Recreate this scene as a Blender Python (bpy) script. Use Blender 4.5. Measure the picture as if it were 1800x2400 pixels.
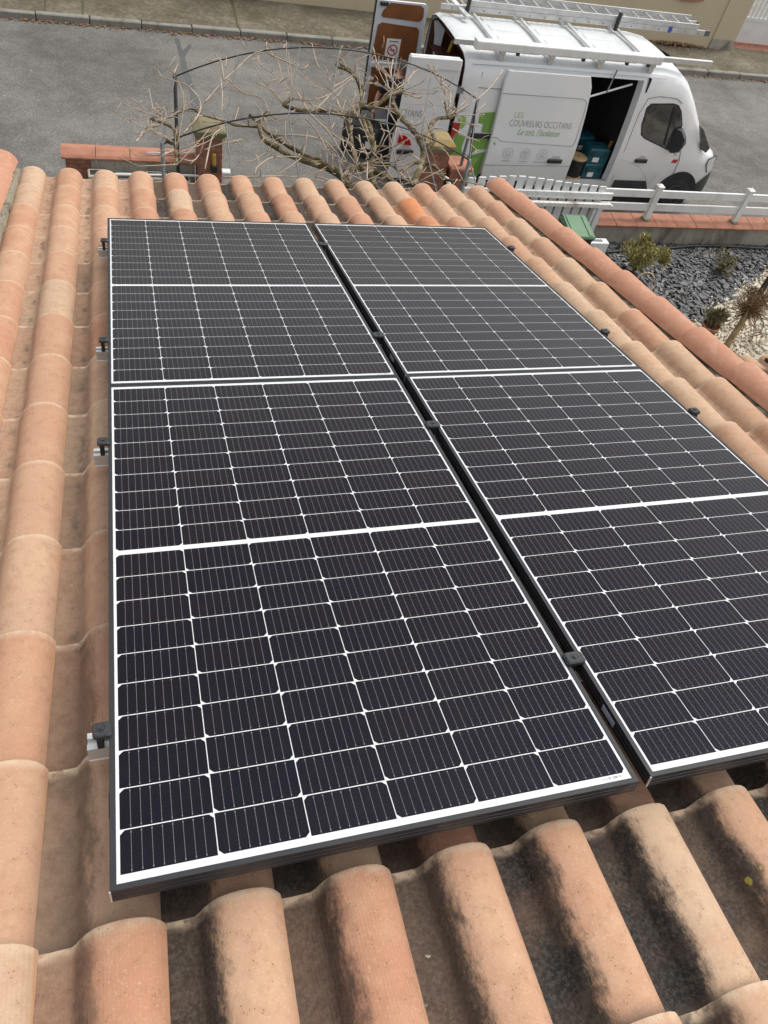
import bpy, bmesh, math, random
import numpy as np
from mathutils import Matrix, Vector
R = math.radians
random.seed(11)
rng = np.random.default_rng(11)
sc = bpy.context.scene
for o in list(bpy.data.objects): bpy.data.objects.remove(o)
C = sc.collection

# ------------------------------------------------------------------ camera, sky, sun, exposure
cam = bpy.data.cameras.new('camera'); camo = bpy.data.objects.new('camera', cam); C.objects.link(camo)
sc.camera = camo
cam.sensor_fit = 'HORIZONTAL'; cam.sensor_width = 36.0; cam.lens = 35.804
cam.clip_start = 0.05; cam.clip_end = 400.0
camo.matrix_world = Matrix(((0.95626, 0.08122, -0.28102, 0.1327),
                            (-0.23567, 0.78301, -0.57564, -0.3490),
                            (0.17328, 0.61669, 0.76790, 6.7786),
                            (0, 0, 0, 1)))
SUN_EL, SUN_AZ = 60.0, 72.0            # azimuth: clockwise from +Y seen from above
world = bpy.data.worlds.new('World'); sc.world = world; world.use_nodes = True
wn, wl = world.node_tree.nodes, world.node_tree.links
sky = wn.new('ShaderNodeTexSky'); sky.sky_type = 'NISHITA'; sky.sun_disc = False
sky.sun_elevation = R(SUN_EL); sky.sun_rotation = R(SUN_AZ)
sky.air_density = 1.3; sky.dust_density = 4.0; sky.ozone_density = 1.0
hs = wn.new('ShaderNodeHueSaturation'); hs.inputs['Saturation'].default_value = 0.16   # thin overcast: greyer than blue
wl.new(sky.outputs[0], hs.inputs['Color'])
wl.new(hs.outputs[0], wn['Background'].inputs[0]); wn['Background'].inputs[1].default_value = 0.15
sun = bpy.data.lights.new('sun', 'SUN'); suno = bpy.data.objects.new('sun', sun); C.objects.link(suno)
sun.energy = 1.25; sun.angle = R(22); sun.color = (1.0, 0.94, 0.84)
az = R(SUN_AZ); el = R(SUN_EL)
sdir = Vector((math.sin(az) * math.cos(el), math.cos(az) * math.cos(el), math.sin(el)))
suno.rotation_euler = sdir.to_track_quat('Z', 'Y').to_euler()
suno.location = (4, -6, 14)
sc.render.engine = 'CYCLES'
sc.view_settings.view_transform = 'Standard'; sc.view_settings.look = 'None'
sc.view_settings.gamma = 1.0; sc.view_settings.exposure = 0.40

# ------------------------------------------------------------------ helpers
def link_obj(o, parent=None):
    C.objects.link(o)
    if parent is not None: o.parent = parent
    return o
def tag(o, label=None, cat=None, group=None, kind=None):
    if label: o['label'] = label
    if cat: o['category'] = cat
    if group: o['group'] = group
    if kind: o['kind'] = kind
    return o
def thing(name, label, cat, loc=(0, 0, 0), rotz=0.0, group=None, mat=None):
    o = bpy.data.objects.new(name, None); C.objects.link(o); o.empty_display_size = 0.1
    if mat is not None: o.matrix_world = mat
    else: o.location = loc; o.rotation_euler = (0, 0, rotz)
    return tag(o, label, cat, group)
class MB:
    def __init__(s): s.v = []; s.f = []; s.mi = []; s.cur = 0
    def add(s, vs, fs):
        b = len(s.v); s.v.extend([tuple(p) for p in vs])
        s.f.extend([tuple(i + b for i in f) for f in fs]); s.mi.extend([s.cur] * len(fs)); return s
    def box(s, x0, x1, y0, y1, z0, z1, M=None):
        vs = [(x0,y0,z0),(x1,y0,z0),(x1,y1,z0),(x0,y1,z0),(x0,y0,z1),(x1,y0,z1),(x1,y1,z1),(x0,y1,z1)]
        if M is not None: vs = [tuple(M @ Vector(p)) for p in vs]
        return s.add(vs, [(0,3,2,1),(4,5,6,7),(0,1,5,4),(1,2,6,5),(2,3,7,6),(3,0,4,7)])
    def cbox(s, x0, x1, y0, y1, z0, z1, c=0.004, M=None):
        # box with chamfered top edges and vertical corners
        def ring(i, z): return [(x0+i,y0,z),(x1-i,y0,z),(x1,y0+i,z),(x1,y1-i,z),(x1-i,y1,z),(x0+i,y1,z),(x0,y1-i,z),(x0,y0+i,z)]
        a = ring(c, z0); b = ring(c, z1 - c)
        t = [(x0+c,y0+c,z1),(x1-c,y0+c,z1),(x1-c,y0+c,z1),(x1-c,y1-c,z1),(x1-c,y1-c,z1),(x0+c,y1-c,z1),(x0+c,y1-c,z1),(x0+c,y0+c,z1)]
        t4 = [(x0+c,y0+c,z1),(x1-c,y0+c,z1),(x1-c,y1-c,z1),(x0+c,y1-c,z1)]
        vs = a + b + t4
        fs = [(i, (i+1) % 8, 8 + (i+1) % 8, 8 + i) for i in range(8)]
        fs += [(8,9,17,16),(9,10,17),(10,11,18,17),(11,12,18),(12,13,19,18),(13,14,19),(14,15,16,19),(15,8,16),(16,17,18,19),(7,6,5,4,3,2,1,0)]
        if M is not None: vs = [tuple(M @ Vector(p)) for p in vs]
        return s.add(vs, fs)
    def tube(s, pts, rad, n=8, caps=True):
        pts = [Vector(p) for p in pts]; m = len(pts)
        if not hasattr(rad, '__len__'): rad = [rad] * m
        T = []
        for i in range(m):
            d = pts[min(i+1, m-1)] - pts[max(i-1, 0)]
            T.append(d.normalized() if d.length > 1e-9 else Vector((0, 0, 1)))
        u = T[0].orthogonal().normalized(); vs = []
        for i in range(m):
            u = (u - T[i] * u.dot(T[i]));  u = u.normalized() if u.length > 1e-6 else T[i].orthogonal().normalized()
            w = T[i].cross(u)
            for k in range(n):
                a = 2 * math.pi * k / n; vs.append(pts[i] + (u * math.cos(a) + w * math.sin(a)) * rad[i])
        fs = [(i*n+k, i*n+(k+1) % n, (i+1)*n+(k+1) % n, (i+1)*n+k) for i in range(m-1) for k in range(n)]
        if caps: fs += [tuple(range(n-1, -1, -1)), tuple(range((m-1)*n, m*n))]
        return s.add(vs, fs)
    def prism(s, poly, axis, a, b):
        # poly: 2D points; axis 'x','y','z' extrusion from a to b
        n = len(poly)
        def P(p, t): return {'x': (t, p[0], p[1]), 'y': (p[0], t, p[1]), 'z': (p[0], p[1], t)}[axis]
        vs = [P(p, a) for p in poly] + [P(p, b) for p in poly]
        fs = [(i, (i+1) % n, n + (i+1) % n, n + i) for i in range(n)] + [tuple(range(n-1, -1, -1)), tuple(range(n, 2*n))]
        return s.add(vs, fs)
    def lathe(s, prof, n=16, M=None):
        vs = []; m = len(prof)
        for r, z in prof:
            for k in range(n):
                a = 2*math.pi*k/n; vs.append((r*math.cos(a), r*math.sin(a), z))
        fs = [(i*n+k, i*n+(k+1) % n, (i+1)*n+(k+1) % n, (i+1)*n+k) for i in range(m-1) for k in range(n)]
        fs += [tuple(range(n-1, -1, -1)), tuple(range((m-1)*n, m*n))]
        if M is not None: vs = [tuple(M @ Vector(p)) for p in vs]
        return s.add(vs, fs)
    def mesh(s, name, mats, smooth=False, fix=True):
        me = bpy.data.meshes.new(name); me.from_pydata(s.v, [], s.f)
        for m in (mats if isinstance(mats, (list, tuple)) else [mats]): me.materials.append(m)
        if isinstance(mats, (list, tuple)) and len(mats) > 1: me.polygons.foreach_set('material_index', s.mi)
        if fix:
            bm = bmesh.new(); bm.from_mesh(me); bmesh.ops.recalc_face_normals(bm, faces=bm.faces); bm.to_mesh(me); bm.free()
        if smooth: me.polygons.foreach_set('use_smooth', [True] * len(me.polygons))
        me.update(); return me
    def build(s, name, mats, parent=None, smooth=False, fix=True, mat=None):
        o = bpy.data.objects.new(name, s.mesh(name, mats, smooth, fix)); link_obj(o, parent)
        if mat is not None: o.matrix_basis = mat
        return o
def inst(name, me, parent, loc=(0, 0, 0), rotz=0.0, mat=None):
    o = bpy.data.objects.new(name, me); link_obj(o, parent)
    if mat is not None: o.matrix_basis = mat
    else: o.location = loc; o.rotation_euler = (0, 0, rotz)
    return o
def soft(o, angle=35):
    # smooth shading with hard edges above an angle
    me = o.data if hasattr(o, 'data') else o
    bm = bmesh.new(); bm.from_mesh(me)
    for f in bm.faces: f.smooth = True
    for e in bm.edges:
        if len(e.link_faces) == 2 and e.calc_face_angle(0) > R(angle): e.smooth = False
    bm.to_mesh(me); bm.free(); return o
def text_mesh(body, size, mat, thin=0.0, shear=0.0, extrude=0.0, align='LEFT', space=1.0, fit=None):
    cu = bpy.data.curves.new('lettering', 'FONT'); cu.body = body; cu.size = size; cu.offset = thin; cu.shear = shear
    cu.extrude = extrude; cu.align_x = align; cu.space_character = space; cu.resolution_u = 3
    o = bpy.data.objects.new('lettering', cu); C.objects.link(o)
    dg = bpy.context.evaluated_depsgraph_get(); dg.update()
    me = bpy.data.meshes.new_from_object(o.evaluated_get(dg)); me.materials.clear(); me.materials.append(mat)
    bpy.data.objects.remove(o)
    if fit:
        xs = [v.co.x for v in me.vertices]; k = fit / (max(xs) - min(xs))
        for v in me.vertices: v.co.x *= k
    return me

# ------------------------------------------------------------------ materials
class NT:
    def __init__(s, name):
        s.m = bpy.data.materials.new(name); s.m.use_nodes = True; s.t = s.m.node_tree; s.n = s.t.nodes
        s.b = s.n['Principled BSDF']; s.out = s.n['Material Output']
    def node(s, kind, **kw):
        nd = s.n.new('ShaderNode' + kind)
        for k, v in kw.items(): setattr(nd, k, v)
        return nd
    def put(s, sock, v):
        if hasattr(v, 'node'): s.t.links.new(v, sock)
        elif v is not None:
            if hasattr(sock.default_value, '__len__') and not hasattr(v, '__len__'): v = (v, v, v, 1)[:len(sock.default_value)]
            elif hasattr(sock.default_value, '__len__') and len(v) == 3 and len(sock.default_value) == 4: v = (*v, 1)
            sock.default_value = v
    def math(s, op, a, b=None, c=None, clamp=False):
        nd = s.node('Math', operation=op, use_clamp=clamp); s.put(nd.inputs[0], a)
        if b is not None: s.put(nd.inputs[1], b)
        if c is not None: s.put(nd.inputs[2], c)
        return nd.outputs[0]
    def vmath(s, op, a, b=None, scale=None):
        nd = s.node('VectorMath', operation=op); s.put(nd.inputs[0], a)
        if b is not None: s.put(nd.inputs[1], b)
        if scale is not None: s.put(nd.inputs['Scale'], scale)
        return nd.outputs[0]
    def rng(s, v, a, b, c=0.0, d=1.0, smooth=True):
        nd = s.node('MapRange', interpolation_type='SMOOTHSTEP' if smooth else 'LINEAR'); s.put(nd.inputs[0], v)
        for i, x in enumerate((a, b, c, d)): s.put(nd.inputs[1 + i], x)
        return nd.outputs[0]
    def mix(s, f, a, b, mode='MIX'):
        nd = s.node('MixRGB', blend_type=mode); s.put(nd.inputs[0], f); s.put(nd.inputs[1], a); s.put(nd.inputs[2], b); return nd.outputs[0]
    def noise(s, vec, scale, detail=3.0, rough=0.55, dist=0.0):
        nd = s.node('TexNoise'); s.put(nd.inputs['Vector'], vec); s.put(nd.inputs['Scale'], scale); s.put(nd.inputs['Detail'], detail)
        s.put(nd.inputs['Roughness'], rough); s.put(nd.inputs['Distortion'], dist); return nd.outputs[0]
    def voro(s, vec, scale, feature='F1', out='Distance'):
        nd = s.node('TexVoronoi', feature=feature); s.put(nd.inputs['Vector'], vec); s.put(nd.inputs['Scale'], scale); return nd.outputs[out]
    def ramp(s, v, stops):
        nd = s.node('ValToRGB'); s.put(nd.inputs[0], v); e = nd.color_ramp.elements
        while len(e) < len(stops): e.new(0.5)
        for i, (p, c) in enumerate(stops): e[i].position = p; e[i].color = (*c, 1)
        return nd.outputs[0]
    def obj(s): return s.node('TexCoord').outputs['Object']
    def pos(s): return s.node('NewGeometry').outputs['Position']
    def rand(s): return s.node('ObjectInfo').outputs['Random']
    def attr(s, name): return s.node('Attribute', attribute_type='OBJECT', attribute_name=name).outputs['Fac']
    def sep(s, v):
        nd = s.node('SeparateXYZ'); s.put(nd.inputs[0], v); return nd.outputs
    def bump(s, h, strength=0.3, dist=0.005, base=None):
        nd = s.node('Bump'); s.put(nd.inputs['Height'], h); nd.inputs['Strength'].default_value = strength; nd.inputs['Distance'].default_value = dist
        if base is not None: s.t.links.new(base, nd.inputs['Normal'])
        return nd.outputs[0]
    def fin(s, col=None, rough=None, normal=None, metal=None, spec=None, coat=None):
        if col is not None: s.put(s.b.inputs['Base Color'], col)
        if rough is not None: s.put(s.b.inputs['Roughness'], rough)
        if normal is not None: s.t.links.new(normal, s.b.inputs['Normal'])
        if metal is not None: s.put(s.b.inputs['Metallic'], metal)
        if spec is not None: s.put(s.b.inputs['Specular IOR Level'], spec)
        if coat is not None: s.put(s.b.inputs['Coat Weight'], coat); s.b.inputs['Coat Roughness'].default_value = 0.08
        return s.m
def plain(name, col, rough=0.6, metal=0.0, var=0.12, scale=8.0, coat=None, spec=None, bump=0.0, bscale=60.0):
    # a colour with soft mottling and slight relief
    n = NT(name); p = n.obj(); r = n.rand()
    q = n.vmath('ADD', p, n.vmath('SCALE', (7.1, 3.3, 5.7), scale=n.math('MULTIPLY', r, 9.0)))
    a = n.noise(q, scale, 4.0); b = n.noise(q, scale * 9, 3.0)
    k = n.math('ADD', n.math('MULTIPLY', a, 0.7), n.math('MULTIPLY', b, 0.3))
    f = n.rng(k, 0.3, 0.7, 1 - var * 1.6, 1 + var)
    c = n.mix(1.0, col, f, 'MULTIPLY')
    nd = n.node('CombineColor'); 
    for i in range(3): n.put(nd.inputs[i], f)
    c = n.mix(1.0, col, nd.outputs[0], 'MULTIPLY')
    rr = n.rng(b, 0.3, 0.7, max(rough - 0.08, 0.02), min(rough + 0.08, 1.0))
    nm = n.bump(n.noise(q, bscale, 4.0), bump, 0.004) if bump else None
    return n.fin(c, rr, nm, metal, spec, coat)

def tile_material():
    n = NT('clay_tile'); p = n.obj(); X = n.sep(p)[0]; Y = n.sep(p)[1]; r = n.rand()
    off = n.vmath('SCALE', (13.0, 29.0, 7.0), scale=r); q = n.vmath('ADD', p, off)
    tone = n.attr('tone'); dirt = n.attr('dirt')
    base = n.ramp(tone, [(0.0, (0.475, 0.335, 0.230)), (0.30, (0.46, 0.286, 0.188)), (0.60, (0.445, 0.252, 0.162)), (0.86, (0.42, 0.210, 0.132)), (1.0, (0.54, 0.20, 0.080))])
    a = n.noise(q, 7.0, 4.0, 0.6); b = n.noise(q, 34.0, 4.0, 0.6); c = n.noise(q, 190.0, 2.0)
    col = n.mix(n.rng(a, 0.42, 0.68, 0.0, 0.75), base, n.mix(0.45, base, (0.56, 0.39, 0.25)))
    col = n.mix(n.rng(n.noise(n.vmath('ADD', q, (4, 9, 2)), 9.0, 3.0), 0.50, 0.72, 0, 0.6), col, n.mix(0.5, base, (0.40, 0.20, 0.12)))
    col = n.mix(n.rng(b, 0.45, 0.75, 0.0, 0.28), col, (0.26, 0.15, 0.09))
    col = n.mix(n.rng(c, 0.55, 0.72, 0.0, 0.26), col, (0.60, 0.48, 0.36))
    col = n.mix(n.rng(n.noise(n.vmath('ADD', q, (2, 2, 2)), 130.0, 3.0, 0.7), 0.56, 0.72, 0.0, 0.30), col, (0.24, 0.14, 0.085))
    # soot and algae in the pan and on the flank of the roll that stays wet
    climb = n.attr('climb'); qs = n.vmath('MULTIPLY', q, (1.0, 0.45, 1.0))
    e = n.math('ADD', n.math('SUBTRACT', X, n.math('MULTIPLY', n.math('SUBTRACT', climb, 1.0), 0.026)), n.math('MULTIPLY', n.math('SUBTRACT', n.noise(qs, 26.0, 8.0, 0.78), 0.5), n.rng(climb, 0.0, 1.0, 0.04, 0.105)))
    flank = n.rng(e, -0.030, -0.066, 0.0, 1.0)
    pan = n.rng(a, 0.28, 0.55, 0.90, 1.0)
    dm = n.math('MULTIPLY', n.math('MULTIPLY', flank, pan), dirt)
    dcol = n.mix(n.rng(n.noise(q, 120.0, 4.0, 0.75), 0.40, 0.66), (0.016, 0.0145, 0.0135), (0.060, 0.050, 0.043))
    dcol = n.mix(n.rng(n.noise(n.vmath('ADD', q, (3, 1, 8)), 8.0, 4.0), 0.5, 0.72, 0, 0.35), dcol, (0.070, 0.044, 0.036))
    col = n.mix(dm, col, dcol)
    # washed pan: a paler, greyer tan where it is not sooty
    panm = n.math('MULTIPLY', n.rng(X, -0.06, -0.095, 0.0, 0.55), n.math('SUBTRACT', 1.0, dirt, clamp=True))
    col = n.mix(panm, col, n.mix(n.rng(n.math('ADD', n.math('MULTIPLY', b, 0.5), n.math('MULTIPLY', c, 0.5)), 0.38, 0.62), (0.40, 0.280, 0.195), (0.215, 0.140, 0.095)))
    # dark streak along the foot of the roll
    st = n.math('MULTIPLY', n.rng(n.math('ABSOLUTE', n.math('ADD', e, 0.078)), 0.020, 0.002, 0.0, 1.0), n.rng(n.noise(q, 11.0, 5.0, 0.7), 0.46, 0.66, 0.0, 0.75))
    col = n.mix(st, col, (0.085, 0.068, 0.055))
    # painted contact shadow, mixed with grime, under the overlap at the upper end
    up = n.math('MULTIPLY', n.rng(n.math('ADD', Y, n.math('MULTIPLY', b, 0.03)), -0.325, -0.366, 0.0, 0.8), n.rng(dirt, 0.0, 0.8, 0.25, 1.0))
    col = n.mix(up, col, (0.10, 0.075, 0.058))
    # worn pale rim with the lip highlight painted in at the lower end, bare clay along the free edge
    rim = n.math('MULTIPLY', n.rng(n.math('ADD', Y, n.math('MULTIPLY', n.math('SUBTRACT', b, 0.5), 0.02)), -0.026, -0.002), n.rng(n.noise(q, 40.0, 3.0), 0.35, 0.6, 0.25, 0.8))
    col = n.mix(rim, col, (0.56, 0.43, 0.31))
    col = n.mix(n.rng(X, 0.0685, 0.0715, 0.0, 0.6), col, (0.50, 0.27, 0.15))
    # pits, lichen
    v = n.voro(q, 150.0); pk = n.math('MULTIPLY', n.rng(v, 0.22, 0.15), n.rng(b, 0.545, 0.60))
    col = n.mix(n.math('MULTIPLY', pk, 0.75), col, (0.11, 0.06, 0.035))
    lv = n.voro(n.vmath('ADD', q, n.vmath('SCALE', (1, 1, 1), scale=n.math('MULTIPLY', n.noise(q, 60.0), 0.012))), 17.0)
    lk = n.math('MULTIPLY', n.rng(lv, 0.150, 0.125), n.rng(n.noise(n.vmath('ADD', q, (5, 5, 1)), 6.5), 0.60, 0.63))
    col = n.mix(n.math('MULTIPLY', lk, n.rng(dirt, 0.3, 0.8, 0.15, 0.85)), col, n.mix(n.rng(r, 0.45, 0.55), (0.30, 0.25, 0.045), (0.33, 0.33, 0.25)))
    # extrusion striations on some tiles
    w = n.node('TexWave', wave_type='BANDS', bands_direction='X'); n.put(w.inputs['Vector'], p); w.inputs['Scale'].default_value = 46.0
    w.inputs['Distortion'].default_value = 1.6; w.inputs['Detail'].default_value = 1.0
    stri = n.attr('stri'); col = n.mix(n.math('MULTIPLY', n.math('MULTIPLY', w.outputs[1], stri), 0.13), col, (0.20, 0.10, 0.06))
    h = n.math('ADD', n.math('MULTIPLY', n.math('MULTIPLY', w.outputs[1], stri), 0.20), n.math('ADD', n.math('MULTIPLY', b, 0.7), n.math('MULTIPLY', c, 0.8)))
    h = n.math('SUBTRACT', h, n.math('MULTIPLY', pk, 0.5))
    return n.fin(col, n.rng(b, 0.3, 0.7, 0.78, 0.95), n.bump(h, 0.45, 0.0022), spec=0.25)
def verge_material():
    n = NT('terracotta_verge'); p = n.obj(); r = n.rand(); q = n.vmath('ADD', p, n.vmath('SCALE', (11.0, 23.0, 5.0), scale=r))
    base = n.mix(r, (0.42, 0.205, 0.130), (0.455, 0.240, 0.160))
    a = n.noise(q, 5.0, 4.0); b = n.noise(n.vmath('MULTIPLY', q, (1.0, 0.55, 1.0)), 22.0, 4.0, 0.6, 1.2)
    col = n.mix(n.rng(a, 0.4, 0.7, 0, 0.5), base, (0.45, 0.25, 0.165)); col = n.mix(n.rng(b, 0.48, 0.70, 0, 0.55), col, (0.52, 0.31, 0.215))
    col = n.mix(n.rng(n.noise(q, 60.0, 3.0), 0.60, 0.75, 0, 0.35), col, (0.27, 0.12, 0.07))
    return n.fin(col, 0.85, n.bump(n.noise(q, 120.0, 3.0), 0.25, 0.002), spec=0.25)
def asphalt_material():
    n = NT('asphalt'); p = n.pos()
    ag = n.voro(p, 62.0, out='Color'); agd = n.voro(p, 62.0)
    lum = n.node('RGBToBW'); n.put(lum.inputs[0], ag)
    big = n.noise(p, 0.35, 5.0); mid = n.noise(p, 2.4, 5.0, 0.6); fine = n.noise(p, 28.0, 4.0, 0.7)
    col = n.ramp(n.math('ADD', n.math('MULTIPLY', lum.outputs[0], 0.45), n.math('MULTIPLY', fine, 0.55)), [(0.25, (0.095, 0.090, 0.083)), (0.52, (0.148, 0.141, 0.130)), (0.82, (0.245, 0.233, 0.214))])
    f = n.math('ADD', n.rng(big, 0.3, 0.7, 0.72, 1.18), n.rng(mid, 0.3, 0.7, -0.13, 0.13))
    g = n.node('CombineColor'); [n.put(g.inputs[i], f) for i in range(3)]
    col = n.mix(1.0, col, g.outputs[0], 'MULTIPLY')
    pale = n.math('MULTIPLY', n.rng(n.voro(p, 3.1), 0.085, 0.03), n.rng(n.noise(p, 7.0), 0.5, 0.58))
    col = n.mix(n.math('MULTIPLY', pale, 0.7), col, (0.42, 0.40, 0.36))
    col = n.mix(n.rng(n.noise(p, 0.8, 6.0, 0.7, 1.5), 0.62, 0.75, 0, 0.25), col, (0.26, 0.25, 0.23))
    return n.fin(col, 0.9, n.bump(n.math('ADD', agd, fine), 0.5, 0.006), spec=0.3)
def pavement_material():
    n = NT('mossy_concrete'); p = n.pos()
    a = n.noise(p, 0.9, 6.0, 0.65); b = n.noise(p, 11.0, 5.0, 0.7); c = n.noise(p, 75.0, 3.0)
    col = n.ramp(n.math('ADD', n.math('MULTIPLY', a, 0.45), n.math('MULTIPLY', b, 0.55)), [(0.34, (0.065, 0.056, 0.038)), (0.5, (0.130, 0.114, 0.082)), (0.68, (0.24, 0.218, 0.17))])
    col = n.mix(n.rng(c, 0.58, 0.72, 0, 0.5), col, (0.38, 0.35, 0.28))
    col = n.mix(n.rng(n.noise(n.vmath('ADD', p, (9, 4, 0)), 1.7, 5.0, 0.65), 0.52, 0.70, 0, 0.65), col, (0.085, 0.082, 0.038))
    pale = n.math('MULTIPLY', n.rng(n.voro(p, 2.2), 0.06, 0.025), n.rng(n.noise(p, 5.0), 0.48, 0.56))
    col = n.mix(pale, col, (0.55, 0.52, 0.45))
    return n.fin(col, 0.92, n.bump(n.math('ADD', b, c), 0.5, 0.006), spec=0.2)
def stain_material(name, base, dark, amount, scale=2.0, fine=40.0, streak=False, rough=0.9, moss=None):
    n = NT(name); p = n.pos(); v = n.vmath('MULTIPLY', p, (1.0, 1.0, 0.35)) if streak else p
    a = n.noise(v, scale, 6.0, 0.65, 0.6); b = n.noise(v, fine, 4.0)
    col = n.mix(n.rng(a, 0.45, 0.72, 0, amount), base, dark); col = n.mix(n.rng(b, 0.5, 0.75, 0, amount * 0.5), col, dark)
    if moss: col = n.mix(n.rng(n.noise(n.vmath('ADD', p, (3, 7, 1)), scale * 1.7, 5.0), 0.52, 0.66, 0, 0.75), col, moss)
    return n.fin(col, rough, n.bump(b, 0.3, 0.004), spec=0.25)
M = {}
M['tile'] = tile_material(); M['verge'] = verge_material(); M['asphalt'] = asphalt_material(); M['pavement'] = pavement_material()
M['mortar'] = stain_material('mortar', (0.25, 0.22, 0.165), (0.055, 0.045, 0.03), 0.9, 9.0, 60.0)
M['kerb'] = stain_material('kerb_stone', (0.25, 0.24, 0.215), (0.12, 0.11, 0.085), 0.85, 2.5, 50.0)
M['render'] = stain_material('cream_render', (0.55, 0.465, 0.325), (0.47, 0.39, 0.265), 0.55, 0.8, 60.0, True)
M['concrete'] = stain_material('stained_concrete', (0.39, 0.36, 0.305), (0.11, 0.09, 0.06), 0.95, 2.3, 45.0, True)
M['wallgrey'] = stain_material('sooty_render', (0.40, 0.365, 0.31), (0.10, 0.085, 0.07), 0.9, 2.2, 40.0, True)
M['capstone'] = stain_material('lichen_stone', (0.21, 0.185, 0.115), (0.105, 0.088, 0.05), 0.8, 6.0, 60.0)
M['capstone2'] = stain_material('orange_lichen_stone', (0.25, 0.21, 0.13), (0.45, 0.25, 0.03), 0.9, 7.0, 50.0)
M['soil'] = stain_material('soil', (0.13, 0.10, 0.07), (0.06, 0.05, 0.035), 0.8, 2.0, 30.0)
M['brick'] = plain('red_brick', (0.30, 0.125, 0.085), 0.9, var=0.3, scale=14, bump=0.4)
M['joint'] = plain('brick_joint', (0.40, 0.35, 0.28), 0.95, var=0.2, bump=0.4)
M['coping'] = plain('terracotta_coping', (0.37, 0.165, 0.105), 0.85, var=0.16, scale=6, bump=0.15)
M['pvc'] = stain_material('white_pvc', (0.74, 0.75, 0.74), (0.50, 0.49, 0.44), 0.45, 3.0, 25.0, True, rough=0.45)
M['rustwhite'] = stain_material('rusting_white_paint', (0.76, 0.75, 0.71), (0.20, 0.085, 0.04), 0.95, 3.2, 25.0)
def paint_material():
    n = NT('white_van_paint'); p = n.obj(); a = n.noise(p, 0.9, 2.0)
    return n.fin(n.mix(n.rng(a, 0.35, 0.65), n.mix(n.math('MULTIPLY', n.rng(n.sep(p)[2], 1.0, 0.45), n.rng(n.noise(p, 5.0, 5.0, 0.65), 0.40, 0.62, 0.1, 0.55)), (0.72, 0.735, 0.75), (0.42, 0.39, 0.33)), (0.76, 0.77, 0.78)), 0.30, coat=0.8)
M['paint'] = paint_material()
M['roofpaint'] = stain_material('dusty_white_paint', (0.62, 0.64, 0.65), (0.44, 0.45, 0.44), 0.6, 1.5, 20.0, rough=0.45)
M['blackplastic'] = plain('black_plastic', (0.022, 0.023, 0.025), 0.5, var=0.2, scale=5)
M['bumper'] = plain('grey_black_bumper', (0.035, 0.036, 0.038), 0.6, var=0.2, scale=5)
M['rubber'] = plain('tyre_rubber', (0.020, 0.020, 0.021), 0.85, var=0.25, scale=12)
M['steel'] = plain('wheel_steel', (0.10, 0.10, 0.105), 0.5, 0.5, var=0.15)
M['alu'] = plain('bare_aluminium', (0.66, 0.66, 0.65), 0.38, 0.55, var=0.06, scale=4)
M['ladder'] = plain('ladder_aluminium', (0.56, 0.56, 0.55), 0.45, 0.35, var=0.12, scale=5)
M['grey'] = plain('painted_grey_steel', (0.16, 0.165, 0.17), 0.55, 0.3, var=0.2)
M['blacksteel'] = plain('black_steel', (0.030, 0.030, 0.034), 0.5, 0.2, var=0.2)
M['anod'] = plain('black_anodised', (0.016, 0.017, 0.021), 0.50, 0.0, var=0.08, scale=3)
M['clamp'] = plain('black_clamp', (0.035, 0.037, 0.040), 0.45, 0.2, var=0.15, scale=30)
M['sheet'] = plain('white_backsheet', (0.64, 0.66, 0.67), 0.5, var=0.02, scale=4)
M['ply'] = plain('brown_hardboard', (0.21, 0.075, 0.022), 0.55, var=0.14, scale=5)
M['dark'] = plain('dark_interior', (0.020, 0.019, 0.021), 0.8, var=0.2)
M['innerwhite'] = plain('inner_white_metal', (0.60, 0.62, 0.66), 0.4, var=0.06, scale=3)
M['innergrey'] = plain('inner_grey_metal', (0.22, 0.23, 0.25), 0.5, var=0.1, scale=3)
M['shelfred'] = plain('dark_red_shelf', (0.10, 0.022, 0.018), 0.6, var=0.2)
M['redlamp'] = plain('red_lamp', (0.42, 0.010, 0.012), 0.15, var=0.1, coat=0.8)
M['clearlamp'] = plain('clear_lamp', (0.62, 0.63, 0.62), 0.15, var=0.1, coat=0.8)
M['badge'] = plain('red_badge', (0.45, 0.03, 0.04), 0.4, var=0.05)
M['green'] = plain('logo_green', (0.175, 0.36, 0.065), 0.4, var=0.04, scale=2, coat=0.3)
M['green2'] = plain('logo_pale_green', (0.27, 0.45, 0.12), 0.4, var=0.04, scale=2, coat=0.3)
M['ink'] = plain('logo_grey', (0.10, 0.105, 0.11), 0.4, var=0.03)
M['inklight'] = plain('logo_light_grey', (0.50, 0.51, 0.51), 0.4, var=0.03)
M['teal'] = plain('teal_toolbox', (0.006, 0.085, 0.105), 0.45, var=0.1)
M['tealdark'] = plain('teal_toolbox_dark', (0.006, 0.045, 0.06), 0.5, var=0.1)
M['woodpale'] = plain('pale_wood', (0.52, 0.36, 0.18), 0.7, var=0.12, scale=9)
M['woodbrown'] = plain('brown_wood', (0.28, 0.16, 0.07), 0.7, var=0.2, scale=12)
M['yellow'] = plain('yellow_plastic', (0.42, 0.29, 0.03), 0.5, var=0.1)
M['binlid'] = plain('green_bin_lid', (0.105, 0.205, 0.115), 0.42, var=0.08, scale=3)
M['binbody'] = plain('dark_bin', (0.028, 0.034, 0.036), 0.55, var=0.15)
M['slate'] = plain('slate', (0.085, 0.088, 0.092), 0.55, var=0.3, scale=5, bump=0.2)
M['gravel'] = plain('white_gravel', (0.52, 0.465, 0.37), 0.85, var=0.3, scale=9)
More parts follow.
